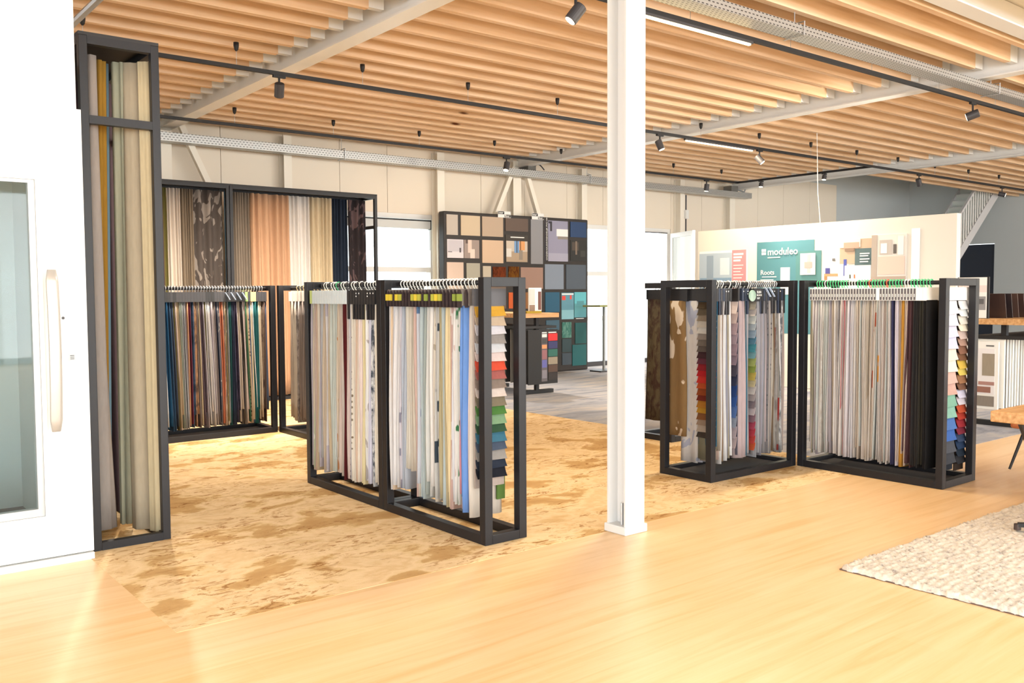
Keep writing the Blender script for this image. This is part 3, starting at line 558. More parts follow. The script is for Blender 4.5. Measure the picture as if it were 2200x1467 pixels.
# --- back racks
BLc = [('white', 'e6e4e4'), ('petrol blue', '24567c'), ('navy blue', '2f4a66'), ('steel blue', '4e5a70'), ('olive', '5c5430'), ('sand', 'b8a284'), ('grey green', '8d9488'), ('silver grey', '9c9c9e'), ('mauve grey', 'a3969c'), ('burgundy', '6a2a38'), ('blue brocade', '4d6484:mottle:2e3a4c'), ('peach brocade', 'cf9f7a:mottle:6e5a50'), ('taupe', '7d706c'), ('aubergine', '5a4a52'), ('lilac', 'b0a6ae'), ('off white', 'd9d4d2'), ('pale grey', 'd2cdcc'), ('greige', 'a69b98'), ('dark taupe', '6f6462'), ('grey floral', '6e6a70:leaf:a9a29c'), ('salmon', 'c9785a'), ('taupe brocade', '8f7d74:mottle:c0a890'), ('olive floral', '8a7a52:leaf:d8cdb8'), ('bottle green', '1e4a4a'), ('midnight', '2b3244'), ('purple', '4a4258:mottle:2c2a3a'), ('ivory', 'cfc0b0'), ('zebra', '8c8076:stripe:2f2a2c'), ('pink sand', 'd2beb6'), ('forest green', '3f6a4e'), ('beige fleck', 'c4a88c:dots:5c4a3c'), ('cream', 'dcc8a8'), ('deep teal', '1f5a5c'), ('teal', '2a6264'), ('oat', 'd6c4ac'), ('cocoa', '7a6656:mottle:4c3c34'), ('brown', '5f4a42')]
x0, x1 = 3.03+S+.02, 4.39-S-.03; n = len(BLc)
for i, (nm, c) in enumerate(BLc):
    x = x0+(x1-x0)*(i+.5)/n; base = C_(c); other = C_(BLc[(i*5+8) % n][1].split(':')[0]) if RN.random() < .3 else base
    hdm = mat('header_green', '7d9a5c', .6) if i == 29 else mat('header_sand', 'd9b47c', .6) if i in (31, 32) else RN.choice([hdr_dk, hdr_black, hdr_dk])
    sample('x', x, 10.0, .22, .037, .12+RN.uniform(0, .05), [(base, 0), (other, RN.choice([0, .02, .14]))], ('plain', hdm), '%s fabric sample, %s from left on the back colour rack' % (nm, ordn(i)), 'samples on the back colour rack', chrome, rng=RN, lean=.02+.02*math.sin(i*.5))
for i in range(4):
    x = 3.81+.065*i
    o = MB().bar((x, 9.875, 1.62), (x+.05, 9.875, 1.54), .006, .022, (0, 1, 0)).build('header_ribbon', mat('ribbon_blue', 'aebfd8', .6)); tag(o, '%s pale ribbon slanting over the back colour rack headers' % ordn(i), 'ribbon', 'pale blue ribbons')
for i, (nm, c) in enumerate((('taupe', 'a89a8c'), ('stone', 'beb2a4'), ('smoke patterned', 'b3a9a4:mottle:6a6260'), ('mouse', '8e817a'), ('greige', 'a0948e'), ('pale grey', 'bdb9b8'), ('brown leaf', 'a39a98:leaf:4a3c3a'), ('blush', 'cdbcb2'), ('cream', 'dccfb4'), ('ecru', 'ddd0b8:bands:c9b48e'), ('light sand', 'd4c4a8'), ('sand', 'd0bfa6'), ('almond', 'cdb9a4'), ('linen', 'd6cabb'))):
    sample('y', 4.56, 9.60-.085*i, .23, .06, .14+RN.uniform(0, .08), [(C_(c), 0), (C_(c), .01), (C_(c), .05)], ('plain', hdr_white), '%s fabric sample, %s from the corner on the white header rack' % (nm, ordn(i)), 'samples on the back corner rack', mat('brass_hanger', 'd2b98c', .4, .3), rng=RN)
for i, (nm, c) in enumerate((('umber', '6e6450:mottle:4c3a34'), ('moss', '7d7a5a'), ('khaki', '8c8464'), ('bark', '5f5440'), ('clay', '9a8c78'), ('dun', '8a7d66'), ('stone', 'a49a88'))):
    sample('x', 7.28+S+.05+.055*i, 6.74, .22, .045, .2, [(C_(c), 0), (C_(c), .02)], ('plain', hdr_black), '%s fabric sample on the half hidden rack behind the column' % nm, 'samples on the half hidden rack', whitew, rng=RN)

# ================================================================== CURTAIN DISPLAYS
def frame_display(label, x0, x1, y0, y1, mids, axis, h=3.18, zr=2.70, s=.05):
    t = thing('curtain_display_frame', label, 'display frame', ((x0+x1)/2, (y0+y1)/2, .007), 'black curtain display frames'); z = .0015
    for x in (x0, x1-s):
        for y in (y0, y1-s): B('post', black, t, x, x+s, y, y+s, z, h, bevel=.003)
    for m_ in mids:
        if axis == 'x':
            for y in (y0, y1-s):
                for q in (m_-s, m_+.004): B('post', black, t, q, q+s-.004, y, y+s, z, h, bevel=.003)
    for zz in (z, zr-s, h-s):
        for x in (x0, x1-s): B('cross_rail', black, t, x, x+s, y0+s, y1-s, zz, zz+s)
        for y in (y0, y1-s):
            if zz == zr-s and axis == 'x': continue
            segs = [x0+s]+[q for m_ in mids for q in (m_-s, m_+s)]+[x1-s] if axis == 'x' else [x0+s, x1-s]
            for a_, b_ in zip(segs[::2], segs[1::2]): B('long_rail', black, t, a_, b_, y, y+s, zz, zz+s)
    B('top_panel', blackm, t, x0, x1, y0, y1, h, h+.02)
    return t
frame_display('tall black curtain frame beside the white door at left', 1.43, 1.905, 5.975, 8.4, [], 'y')
frame_display('wide black curtain frame against the back wall', 2.65, 7.50, 12.85, 13.32, [5.05], 'x')
def curtain(label, top, bot, m, folds, amp, z0=.04, z1=3.09, group=None, grow=1.25, name='curtain', ph=0., sharp=.5):
    def along(path, s):
        seg = [math.dist(path[i], path[i+1]) for i in range(len(path)-1)]; L_ = sum(seg); q = s*L_
        for i, l in enumerate(seg):
            if q <= l or i == len(seg)-1:
                u = min(1, q/l); a_, b_ = path[i], path[i+1]; dx, dy = (b_[0]-a_[0])/l, (b_[1]-a_[1])/l
                return a_[0]+(b_[0]-a_[0])*u, a_[1]+(b_[1]-a_[1])*u, -dy, dx
            q -= l
    cols = max(14, folds*9); rows = 12; rings = []
    for i in range(rows):
        v = i/(rows-1); ring = []
        for side in (1, -1):
            for j in (range(cols) if side == 1 else range(cols-1, -1, -1)):
                s = j/(cols-1); a_ = along(top, s); b_ = along(bot, s)
                x = a_[0]+(b_[0]-a_[0])*v; y = a_[1]+(b_[1]-a_[1])*v; nx, ny = a_[2], a_[3]
                w = (.72+.28*math.sin(s*11+ph*2))*math.sin(2*PI*folds*(s+.035*math.sin(s*9+ph*3))+ph+.5*math.sin(v*3+s*7)); w = w*(1-sharp)+sharp*math.copysign(abs(w)**.6, w)
                o = amp*(1+(grow-1)*v)*w + side*.003
                ring.append((x+nx*o, y+ny*o, z1+(z0-z1)*v))
        rings.append(ring)
    c = ((top[0][0]+top[-1][0])/2, (top[0][1]+top[-1][1])/2, z1)
    o = MB().loft(rings).build(name, m, smooth=True, origin=c); tag(o, label, 'curtain', group); return o
G1 = 'curtains in the tall frame by the door'
curtain('greige curtain hanging at the left of the tall frame', [(1.472, 6.10), (1.53, 6.08), (1.552, 6.16)], [(1.475, 6.33), (1.60, 6.34), (1.70, 6.37)], F('b0a59e'), 1, .024, group=G1, ph=1.2)
curtain('ochre gold curtain between greige and sage curtains', [(1.575, 6.23), (1.605, 6.17), (1.645, 6.22)], [(1.60, 6.48), (1.62, 6.45), (1.65, 6.48)], F('b08434'), 2, .016, group=G1)
curtain('powder blue curtain behind the sage curtain', [(1.645, 6.27), (1.672, 6.25)], [(1.655, 6.54), (1.685, 6.52)], F('7d9fb4'), 1, .010, group=G1)
curtain('sage green curtain left of the beige curtain', [(1.668, 6.21), (1.71, 6.15), (1.742, 6.17)], [(1.70, 6.43), (1.745, 6.41), (1.79, 6.41)], F('b0b09a'), 2, .018, group=G1, ph=.8)
curtain('beige curtain with deep folds in the tall frame', [(1.742, 6.19), (1.80, 6.09)], [(1.745, 6.27), (1.825, 6.13)], F('c2b49c'), 1, .02, group=G1, ph=2.6)
curtain('cream yellow curtain at the right of the tall frame', [(1.80, 6.07), (1.865, 6.045)], [(1.815, 6.12), (1.868, 6.05)], F('dccba6'), 1, .008, group=G1, ph=.6)
for i, (nm, c) in enumerate((('plum', '6d5a60'), ('sand', 'b9a88c'), ('slate', '6b7078'), ('ivory', 'd8cfbc'), ('rust', '9a5a3c'), ('grey', '8f8f8f'))):
    curtain('%s curtain further back inside the tall frame' % nm, [(1.50, 6.85+.25*i), (1.86, 6.85+.25*i)], [(1.50, 6.85+.25*i), (1.86, 6.85+.25*i)], F(c), 4, .04, group=G1)
G2 = 'curtains in the wide back frame'
def bc(x0, x1, c, folds, amp, label, y=12.98): curtain(label, [(x0, y), (x1, y)], [(x0+.01, y), (x1+.02, y)], c, folds, amp, group=G2, z0=.06, z1=3.10, grow=1.15, ph=x0*3)
bc(2.72, 3.30, F('8a7f78'), 8, .03, 'grey brown curtain at the hidden left end of the back frame')
bc(3.32, 3.80, F('b7aa98'), 7, .03, 'sand curtain at the hidden left end of the back frame')
bc(3.82, 4.13, F('6d574d'), 5, .03, 'dark brown curtain at the left of the back frame')
bc(4.14, 4.19, F('7d7440'), 1, .02, 'narrow moss curtain beside the dark brown one')
bc(4.20, 4.385, F('f2e6da', 'stripe', 'e0d0c0'), 4, .03, 'pale cream curtain in the back frame')
bc(4.39, 4.56, F('93826f'), 5, .025, 'brown pleated curtain beside the pale cream one')
bc(4.57, 4.995, F('5a514c', 'leaf', '9d9289'), 3, .035, 'dark curtain with large grey leaf print')
bc(5.00, 5.04, F('46708c'), 1, .012, 'narrow blue curtain edge at the middle frame post', 12.93)
bc(5.12, 5.40, F('a39484', 'stripe', '8a7c6e'), 7, .028, 'mushroom pleated curtain right of the middle post')
bc(5.41, 6.01, F('dcae8a'), 5, .05, 'salmon terracotta curtain in the back frame')
bc(6.02, 6.36, F('f5eee8'), 4, .035, 'off white curtain in the back frame')
bc(6.37, 6.75, F('e4d0ae'), 5, .035, 'sand beige curtain in the back frame')
bc(6.76, 7.03, F('2b3648'), 5, .035, 'navy curtain in the back frame')
bc(7.04, 7.36, F('3a3336', 'leaf', '6c585a'), 3, .035, 'black patterned curtain at the right end of back frame')

# ================================================================== LIGHT TRACKS, SPOTS, TRAYS
ZTR = 3.97
cupm = MB().tube([(0, 0, 0), (0, 0, -.035), (0, 0, -.075), (0, 0, -.09)], [.028, .028, .02, .008], 10).mesh('cable_cup', (0, 0, 0), True); cupm.materials.append(blackm)
def track_x(label, x0, x1, y, cups):
    t = thing('light_track', label, 'light track', ((x0+x1)/2, y, ZTR), 'black ceiling light tracks')
    B('rail', blackm, t, x0, x1, y-.02, y+.02, ZTR-.02, ZTR+.02)
    for x in cups:
        zz = ZJ-.004*(y-9); me = MB().tube([(x, y, ZTR+.02), (x, y, zz-.08)], .003, 5); me.build('suspension_wire', galv, t)
        child('cable_cup', cupm, t, (x-(x0+x1)/2, 0, zz-ZTR+.004))
    return t
track_x('long black ceiling light track passing behind the column', 1.2, 26.0, 9.27, [2.26+1.49*k for k in range(0, 16)])
track_x('black ceiling light track nearest the back wall', 3.0, 16.25, 12.42, [3.45+1.53*k for k in range(0, 9)])
track_x('black ceiling light track beside the large cable tray', -1.0, 20.0, 5.34, [.3+1.5*k for k in range(0, 13)])
t = thing('light_track', 'short black cross track joining the two rear light tracks', 'light track', (16.23, 10.85, ZTR), 'black ceiling light tracks'); B('rail', blackm, t, 16.21, 16.25, 9.29, 12.40, ZTR-.02, ZTR+.02)
def spot(label, x, y, aim, energy=0, drop=.10, rad=.052, ln=.15):
    t = thing('track_spotlight', label, 'spotlight', (x, y, ZTR-.02), 'black track spotlights')
    B('adapter', blackm, t, x-.07, x+.07, y-.017, y+.017, ZTR-.045, ZTR-.0201)
    MB().tube([(x, y, ZTR-.045), (x, y, ZTR-.045-drop)], .012, 8).build('stem', blackm, t)
    a_ = Vector(aim).normalized(); c = Vector((x, y, ZTR-.045-drop-.03)); p0 = c-a_*ln*.5; p1 = c+a_*ln*.5
    bd = MB().tube([p0, p0+a_*.006, p1-a_*.006, p1], [rad*.9, rad, rad, rad*.93], 20).build('housing', smoke, t, smooth=False)
    MB().tube([p1-a_*.004, p1+a_*.002], rad*.82, 20).build('lens', lampface, bd)
    if energy:
        l = bpy.data.lights.new('spot_beam', 'SPOT'); l.energy = energy; l.spot_size = math.radians(100); l.spot_blend = .8; l.color = (1, .9, .76); l.shadow_soft_size = .05
        o = bpy.data.objects.new('spot_beam', l); C.objects.link(o); o.parent = t; o.location = p1+a_*.02-Vector((x, y, ZTR-.02)); o.rotation_euler = a_.to_track_quat('-Z', 'Y').to_euler()
    return t
spot('black track spotlight in front of the left roof beam', 4.22, 9.27, (.2, .6, -1), 1300)
spot('black track spotlight seen through the tall curtain frame', 2.82, 9.27, (-.25, -.3, -1), 420)
spot('black track spotlight just right of the column', 10.26, 9.27, (.25, -.35, -1), 420)
spot('black track spotlight tilted beside the rear linear light', 12.70, 9.27, (.35, -.6, -.8), 420)
spot('black track spotlight near the right roof beam', 18.0, 9.27, (.5, -.01, -.9), 420)
spot('lit black track spotlight by the stairs', 21.8, 9.27, (.45, -1, -.35), 420)
spot('lit black track spotlight above the tile board', 9.83, 12.42, (-.35, -.15, -1), 450)
spot('lit black track spotlight in the far corner by the wall', 15.2, 12.42, (-.05, .1, -1), 600)
spot('black track spotlight under the large cable tray at right', 11.68, 5.34, (-.4, .95, -.35), 200)
spot('black track spotlight cut off at the top edge', 4.93, 5.34, (-.6, .35, -.9), 120)
spot('small black spotlight on the cross track above partition', 16.23, 10.3, (-.2, 0, -1), 0, .03, .045, .09)
spot('small black spotlight on the cross track near corner', 16.23, 11.8, (-.2, 0, -1), 0, .03, .045, .09)
def linear(label, x0, x1, y):
    t = thing('linear_light', label, 'linear light', ((x0+x1)/2, y, ZTR-.02), 'linear track lights')
    h = B('housing', smoke, t, x0-.03, x1+.03, y-.02, y+.02, ZTR-.045, ZTR-.0202); B('diffuser', led, t, x0, x1, y-.013, y+.013, ZTR-.060, ZTR-.0452)
    l = bpy.data.lights.new('linear_glow', 'AREA'); l.shape = 'RECTANGLE'; l.size = x1-x0; l.size_y = .04; l.energy = 110; l.color = (1, .83, .58)
    o = bpy.data.objects.new('linear_glow', l); C.objects.link(o); o.parent = t; o.location = (0, 0, -.046)
linear('glowing linear light on the track right of the column top', 5.70, 7.15, 5.34)
linear('glowing linear light on the rear track beside the tilted spot', 10.85, 12.50, 9.27)
# big cable tray
def tray(label, x0, x1, y0, y1, z, h, group, brackets, ztop):
    t = thing('cable_tray', label, 'cable tray', ((x0+x1)/2, (y0+y1)/2, z), group)
    MB().box(x0, x1, y0, y1, z, z+.003).build('tray_base', perf, t); MB().box(x0, x1, y0, y0+.003, z+.003, z+h).build('tray_side', perf, t); MB().box(x0, x1, y1-.003, y1, z+.003, z+h).build('tray_side', perf, t)
    for x in brackets:
        MB().tube([(x, y1+.02, z-.012), (x, y0-.015, z-.012), (x, y0-.015, z+h+.03), (x, (y0+y1)/2, z+h+.03)], .007, 6).build('bracket', galv, t); MB().tube([(x, (y0+y1)/2, z+h+.03), (x, (y0+y1)/2, ztop)], .005, 6).build('threaded_rod', galv, t)
    return t
tray('large perforated galvanised cable tray at the top right', 2.0, 16.0, 5.0, 5.19, 4.0, .085, 'perforated cable trays', [7.5, 11.6], 4.225)
tray('long perforated cable tray along the back wall', 2.0, 18.4, 13.64, 13.86, 3.86, .13, 'perforated cable trays', [7.35, 13.0], 4.2)
o = MB().tube([(2.0, 5.98, 3.93), (2.0, 9.2, 3.93)], .03, 8).build('steel_conduit', galv); tag(o, 'grey steel conduit rising behind the white wall top', 'pipe')
# wall devices
jb = thing('beam_end_box', 'dark control box with looped cable at the middle beam end', 'control box', (11.45, 13.85, 4.05))
B('box', mat('box_grey', '6b6a66', .6), jb, 11.38, 11.58, 13.70, 13.99, 3.99, 4.16); MB().tube([(11.58+.3*s_/10, 13.8, 4.05+.09*math.sin(s_*.32)) for s_ in range(11)], .012, 6).build('cable', smoke, jb, smooth=True)
si = thing('wall_siren', 'round white siren on the back wall right of the tile board', 'siren', (13.35, 14.1, 4.05)); MB().tube([(13.38, 14.19, 4.06), (13.38, 14.08, 4.06)], .075, 20).build('body', cream_steel, si); MB().tube([(13.38, 14.08, 4.06), (13.38, 14.06, 4.06)], [.065, .05], 20).build('cap', white, si)
jb = thing('corner_control_box', 'grey control box at the right end of the wall tray', 'control box', (18.0, 13.85, 4.0)); B('box', mat('box_grey', '6b6a66', .6), jb, 17.75, 18.0, 13.75, 13.99, 4.0, 4.14); MB().tube([(18.0, 13.8, 4.07), (18.25, 13.75, 4.02), (18.3, 13.75, 4.12)], .02, 6).build('cable', galv, jb)
sw = thing('wall_switch', 'white switch box with dark conduit left of the open door', 'switch', (16.38, 14.0, 3.4)); B('box', white, sw, 16.33, 16.43, 13.94, 13.998, 3.3, 3.5); MB().tube([(16.38, 13.985, 3.5), (16.38, 13.985, 3.85)], .018, 6).build('conduit', smoke, sw); MB().tube([(16.38, 13.985, 3.3), (16.38, 13.985, 2.9)], .018, 6).build('conduit', smoke, sw)
o = MB().tube([(13.06, 8.35, 2.7), (13.06, 8.40, 3.2), (13.06, 8.43, ZTR-.02+.2)], .006, 5).build('hanging_cord', white); tag(o, 'white cord hanging from ceiling to top of white partition', 'cord')

# ================================================================== TILE DISPLAY BOARD
bd = thing('tile_display_board', 'large dark display board with square flooring samples', 'display board', (11.19, 13.78, .007)); PY = 13.70
B('board', mat('board_dark', '2f2a28', .6), bd, 9.38, 12.98, PY, PY+.17, .0015, 3.10, bevel=.02)
def stone(c, c2): return fabric(c, 'mottle', c2)
tiles = [(9.43,9.68,2.67,3.04,'b9ada0'),(9.75,10.19,2.67,3.04,'c6b295'),(10.24,10.74,2.67,3.04,'b29c86'),(10.80,11.36,2.79,3.04,'5b4a40'),(11.43,11.74,2.17,3.04,'87868a'),(12.48,12.92,2.73,3.04,'1d3b63'),(10.24,10.74,2.17,2.60,'cbae92'),(9.43,9.80,1.84,2.17,'cdb5a4'),(9.87,10.18,1.84,2.16,'a39e8e'),(10.25,10.44,1.84,2.11,'b7ab98'),(10.49,10.80,1.84,2.10,'8a4222:rust'),(10.87,11.13,1.84,2.11,'8a5a20:rust'),(11.17,11.74,1.68,2.10,'97786a'),(11.79,12.29,1.67,2.17,'7d8796'),(12.36,12.91,1.67,2.17,'4c5560'),(11.80,12.18,1.21,1.61,'1e5470'),(11.82,12.17,.85,1.05,'39586a'),(12.25,12.50,.68,1.0,'4f8a80:gr'),(12.61,12.92,.55,.98,'0f4f50'),(12.25,12.50,.39,.66,'2a3f44'),(12.25,12.50,.13,.37,'3a4650'),(12.53,12.92,.10,.53,'12575a'),(10.87,10.98,1.30,1.61,'c4561c'),(11.25,11.43,1.29,1.61,'8f6038'),(9.43,9.80,1.40,1.76,'b5a392'),(9.87,10.18,1.40,1.76,'9b9184'),(10.25,10.80,1.3,1.76,'6b5a4e')]
for x0, x1, z0, z1, c in tiles:
    m = fabric(c.split(':')[0], 'mottle', {'rust': '5a2a14', 'gr': '7fb0a4'}[c.split(':')[1]]) if ':' in c else mat('tile_'+c, c, .5)
    B('tile', m, bd, x0, x1, PY-.016, PY-.0005, z0, z1)
def pic(name, parent, plane, u0, u1, v0, v1, m, lift):   # flat print on the board
    if plane == 'y': return B(name, m, parent, u0, u1, PY-.003-lift, PY-.0005-lift+.002, v0, v1)
# photo prints
def poster(u0, u1, v0, v1, base, shapes):
    p = B('poster', base, bd, u0, u1, PY-.012, PY-.0005, v0, v1)
    for i, (a, b2, c_, d_, m) in enumerate(shapes): B('printed_shape', m, p, u0+(u1-u0)*a, u0+(u1-u0)*b2, PY-.0125-.0006*i, PY-.0119, v0+(v1-v0)*c_, v0+(v1-v0)*d_)
    return p
mm = lambda c: mat('print_'+c, c, .6)
poster(9.44, 9.805, 2.25, 2.59, mm('d4ced2'), [(.05, .95, .35, .95, mm('c2bcc2')), (.75, .85, .3, .55, mm('4a464a')), (.05, .3, .15, .35, mm('7a7478')), (.0, 1, 0, .3, mm('ddd2d4'))])
poster(9.82, 10.17, 2.25, 2.59, mm('9a8a82'), [(.25, .5, .3, 1, mm('d9c3b6')), (.4, .7, .0, .5, mm('e0ccc0')), (.1, .25, .8, 1, mm('5a4a44'))])
p = poster(10.80, 11.36, 2.19, 2.72, mm('3a3430'), [(.03, .97, .02, .78, mm('a8937c')), (.03, .97, .4, .78, mm('c4b6a6')), (.38, .62, .35, .78, mm('6f93bc')), (.6, .85, .45, .78, mm('d89a62')), (.03, .25, .2, .5, mm('d2ccc4')), (.48, .51, .35, .8, mm('2a2422')), (.64, .67, .3, .8, mm('2a2422')), (.6, .75, .1, .45, mm('8c8074'))])
B('printed_title', white, p, 10.92, 11.26, PY-.0175, PY-.0119, 2.665, 2.685)
p = poster(11.80, 12.41, 2.23, 3.04, mm('8f8da2'), [(0, .13, 0, 1, mm('262224')), (.55, 1, .55, .78, mm('8a8078')), (.5, 1, .62, .8, mm('e6e2e0')), (.22, .3, .74, .98, mm('2a2830')), (.15, .3, .93, .98, mm('2a2830')), (.13, 1, 0, .2, mm('a09eb0'))])
text('ONDERHOUDSVRIENDELIJK PVC-VINYL', .052, (11.86, PY-.016, 2.245), ((0, 0, 1), (-1, 0, 0)), white, p)
poster(12.48, 12.94, 2.25, 2.67, mm('282826'), [(.1, .5, .5, .9, mm('4a4038')), (.3, .4, .3, .95, mm('7a6a5c')), (.6, .9, .2, .5, mm('3c3c38'))])
p = poster(12.235, 12.57, 1.06, 1.60, mm('5d8ea0'), [(0, 1, 0, .35, mm('7fb0bc')), (.02, .98, .92, .97, mm('e6e8e8')), (.03, .32, .72, .88, mm('d84a40')), (.68, .82, .75, .9, mm('d84a40'))])
p = poster(12.59, 12.92, 1.09, 1.61, mm('5fb0bc'), [(0, 1, 0, .55, mm('5a9aa4')), (.2, .8, .5, .65, mm('4f8a94'))])
B('printed_title', white, bd, 12.64, 12.86, PY-.004, PY-.0005, 1.06, 1.075)
for i, (x, nm) in enumerate(((10.765, 'left'), (11.605, 'right'))):
    s_ = thing('brand_sign', '%s of two small black and white signs on the tile board top' % nm, 'sign', (x, PY-.02, 3.06)); z = 3.04+.002*i
    B('plate', white, s_, x-.155, x+.155, PY-.025, PY-.0185, z, z+.12); B('black_field', blackm, s_, x-.15, x-.005, PY-.027, PY-.0245, z+.062, z+.115); B('black_field', blackm, s_, x+.002, x+.15, PY-.027, PY-.0245, z+.008, z+.058)
    B('clip', white, s_, x-.02, x+.02, PY-.0185, PY-.0005, z+.02, z+.05)
    text('inter', .058, (x-.142, PY-.0285, z+.072), AX['front'], white, s_, bold=.001); text('floor', .058, (x+.01, PY-.0285, z+.016), AX['front'], white, s_, bold=.001)

# ================================================================== PARTITION WITH POSTERS
pa = structure(MB().box(13.0, 13.12, 6.13, 10.81, .008, 2.70).build('wall_partition', mat('partition_white', 'd9d4ca', .6)), 'white partition with brand posters behind the right racks')
PXF = 13.0
def pp(name, y_l, y_r, z0, z1, m, lift=0., parent=None):   # y_l = left edge in view (larger y)
    q = parent.get('_lift', 0.) if parent else 0.
    return B(name, m, parent, PXF-.003-lift-q, PXF-.0005-lift-q, y_r, y_l, z0, z1)
NP = [0]
def poster_thing(label, y_l, y_r, z0, z1, m):
    t = thing('poster', label, 'poster', (PXF-.005, (y_l+y_r)/2, z0), 'posters on the white partition'); t['_lift'] = .0008+.002*NP[0]; NP[0] += 1
    B('sheet', m, t, PXF-.0025-t['_lift'], PXF-.0003, y_r, y_l, z0, z1); return t
teal = mm('4d7f8a'); teal2 = mm('4f7e80'); red = mm('e08a90'); slate = mm('52686c')
t = poster_thing('blue and red interior poster at the left of the partition', 10.77, 9.72, 1.0, 2.33, mm('e9e7e6'))
pp('photo', 10.77, 10.04, 1.6, 2.29, mm('a9b8c6'), .004, t); pp('photo', 10.6, 10.45, 1.8, 2.25, mm('8c9cac'), .006, t); pp('photo', 10.3, 10.1, 1.9, 2.2, mm('c9d4dc'), .006, t); pp('photo', 10.75, 10.05, 1.6, 1.85, mm('7f9ab4'), .005, t)
pp('red_panel', 10.04, 9.74, 1.0, 2.33, red, .004, t)
for i in range(9): pp('printed_line', 10.01, 9.80+.03*(i % 3), 2.24-.055*i-(.02 if i > 2 else 0), 2.255+.018*(i < 3)-.055*i-(.02 if i > 2 else 0), white, .006, t)
t = poster_thing('teal poster lettered moduleo and Roots on the partition', 9.52, 8.41, .9, 2.44, teal)
text('moduleo', .165, (PXF-.011, 9.30, 2.215), AX['end'], white, t, bold=.002)
for (a, b2) in ((9.42, 9.375), (9.37, 9.335)):
    for z in (2.22, 2.275): pp('logo_block', a, b2, z, z+.045, white, .004, t)
pp('printed_line', 9.30, 9.05, 2.165, 2.18, white, .004, t)
text('Roots', .115, (PXF-.011, 9.44, 1.885), AX['end'], white, t, bold=.001)
pp('printed_line', 9.41, 9.12, 1.84, 1.855, white, .004, t); pp('printed_line', 9.44, 9.18, 1.79, 1.805, white, .004, t); pp('white_square', 9.04, 8.86, 1.55, 2.0, mm('eeecea'), .004, t)
t = poster_thing('small teal poster with white floral photo overlapping teal moduleo poster', 8.75, 8.28, 1.75, 2.26, teal2)
pp('photo', 8.66, 8.38, 1.87, 2.22, mm('dcd8d4'), .010, t); pp('photo', 8.53, 8.47, 1.9, 2.2, mm('b8aeac'), .012, t); pp('photo', 8.58, 8.44, 1.98, 2.08, mm('a89a94'), .013, t)
t = poster_thing('bedroom photo poster with wooden bench on the partition', 8.23, 7.80, 1.2, 2.19, mm('d6d4d6'))
pp('bench', 8.22, 7.98, 1.84, 1.88, mm('b98e66'), .004, t); pp('bench_leg', 8.22, 8.17, 1.78, 1.84, mm('a07850'), .004, t); pp('pillow', 8.2, 8.12, 1.88, 1.97, mm('4a4a8a'), .005, t); pp('blue_panel', 7.88, 7.83, 1.84, 2.1, mm('4a55a0'), .005, t); pp('wall_lamp', 8.08, 8.03, 2.08, 2.12, mm('6a6866'), .005, t)
t = poster_thing('poster of a hand touching a beige surface on the partition', 7.95, 7.36, 2.03, 2.41, mm('b8a28c'))
pp('surface', 7.95, 7.60, 2.28, 2.41, mm('e6d8cc'), .004, t); pp('hand', 7.88, 7.62, 2.27, 2.36, mm('c09a88'), .006, t); pp('shadow_print', 7.86, 7.70, 2.22, 2.27, mm('8a7260'), .007, t)
t = poster_thing('grey green poster with white ticked lines on the partition', 7.69, 7.38, 2.0, 2.26, slate)
for i, z in enumerate((2.17, 2.135, 2.085, 2.045)): pp('printed_line', 7.60, 7.44+.02*(i % 2), z, z+.018, white, .012, t)
t = poster_thing('white poster with small black and orange mark on partition', 7.86, 7.42, 1.2, 2.0, mm('e9e6e2'))
pp('colour_mark', 7.775, 7.755, 1.80, 1.86, mm('3a4238'), .004, t); pp('colour_mark', 7.70, 7.68, 1.80, 1.86, mm('e0683a'), .004, t)
t = poster_thing('bathroom photo poster with pink vanity on the partition', 7.41, 6.86, 1.2, 2.45, mm('d8d2cc'))
pp('wall_print', 7.41, 7.32, 1.7, 2.45, mm('a89c92'), .004, t); pp('niche', 7.28, 7.08, 2.15, 2.37, mm('b4aca6'), .004, t); pp('towel', 7.26, 7.16, 2.17, 2.32, mm('e2e0de'), .006, t); pp('vase', 7.06, 7.01, 2.16, 2.30, mm('5a5450'), .005, t); pp('mirror', 6.99, 6.90, 2.14, 2.42, mm('e9e4dc'), .005, t); pp('vanity', 7.3, 6.88, 1.85, 2.12, mm('d9b8ac'), .005, t); pp('floor_print', 7.41, 6.86, 1.2, 1.82, mm('a8988c'), .006, t)
pp('white_door', 6.79, 6.66, .2, 2.52, mm('f6f5f3'), .004, pa)

for o in bpy.data.objects:
    if '_lift' in o: del o['_lift']
# ================================================================== STAIRS
st = thing('staircase', 'grey white open staircase with balusters at the far right', 'staircase', (24.4, 12.0, .007)); stm = mat('stair_grey', 'd4d2d2', .6)
def zs(x): return (x-21.65)*.852
for y in (11.5, 12.55):
    mb = MB(); n = 0; xa, xb = 21.7, 26.95; mb.v = [(xa, y, max(.01, zs(xa)-.05)), (xb, y, zs(xb)-.16), (xb, y, zs(xb)+.18), (xa, y, zs(xa)+.25), (xa, y+.05, max(.01, zs(xa)-.05)), (xb, y+.05, zs(xb)-.16), (xb, y+.05, zs(xb)+.18), (xa, y+.05, zs(xa)+.25)]
    mb.f = [(0, 1, 2, 3), (7, 6, 5, 4), (0, 4, 5, 1), (1, 5, 6, 2), (2, 6, 7, 3), (3, 7, 4, 0)]; mb.build('stringer', stm, st)
for i in range(22):
    x = 21.85+.235*i; z = zs(x)+.02
    MB().box(x, x+.26, 11.55, 12.55, z+.14, z+.18).build('tread', mat('tread_grey', 'c4c6c2', .7), st); MB().box(x, x+.02, 11.55, 12.55, z-.02, z+.14).build('riser', mat('riser_grey', 'c8cec8', .7), st)
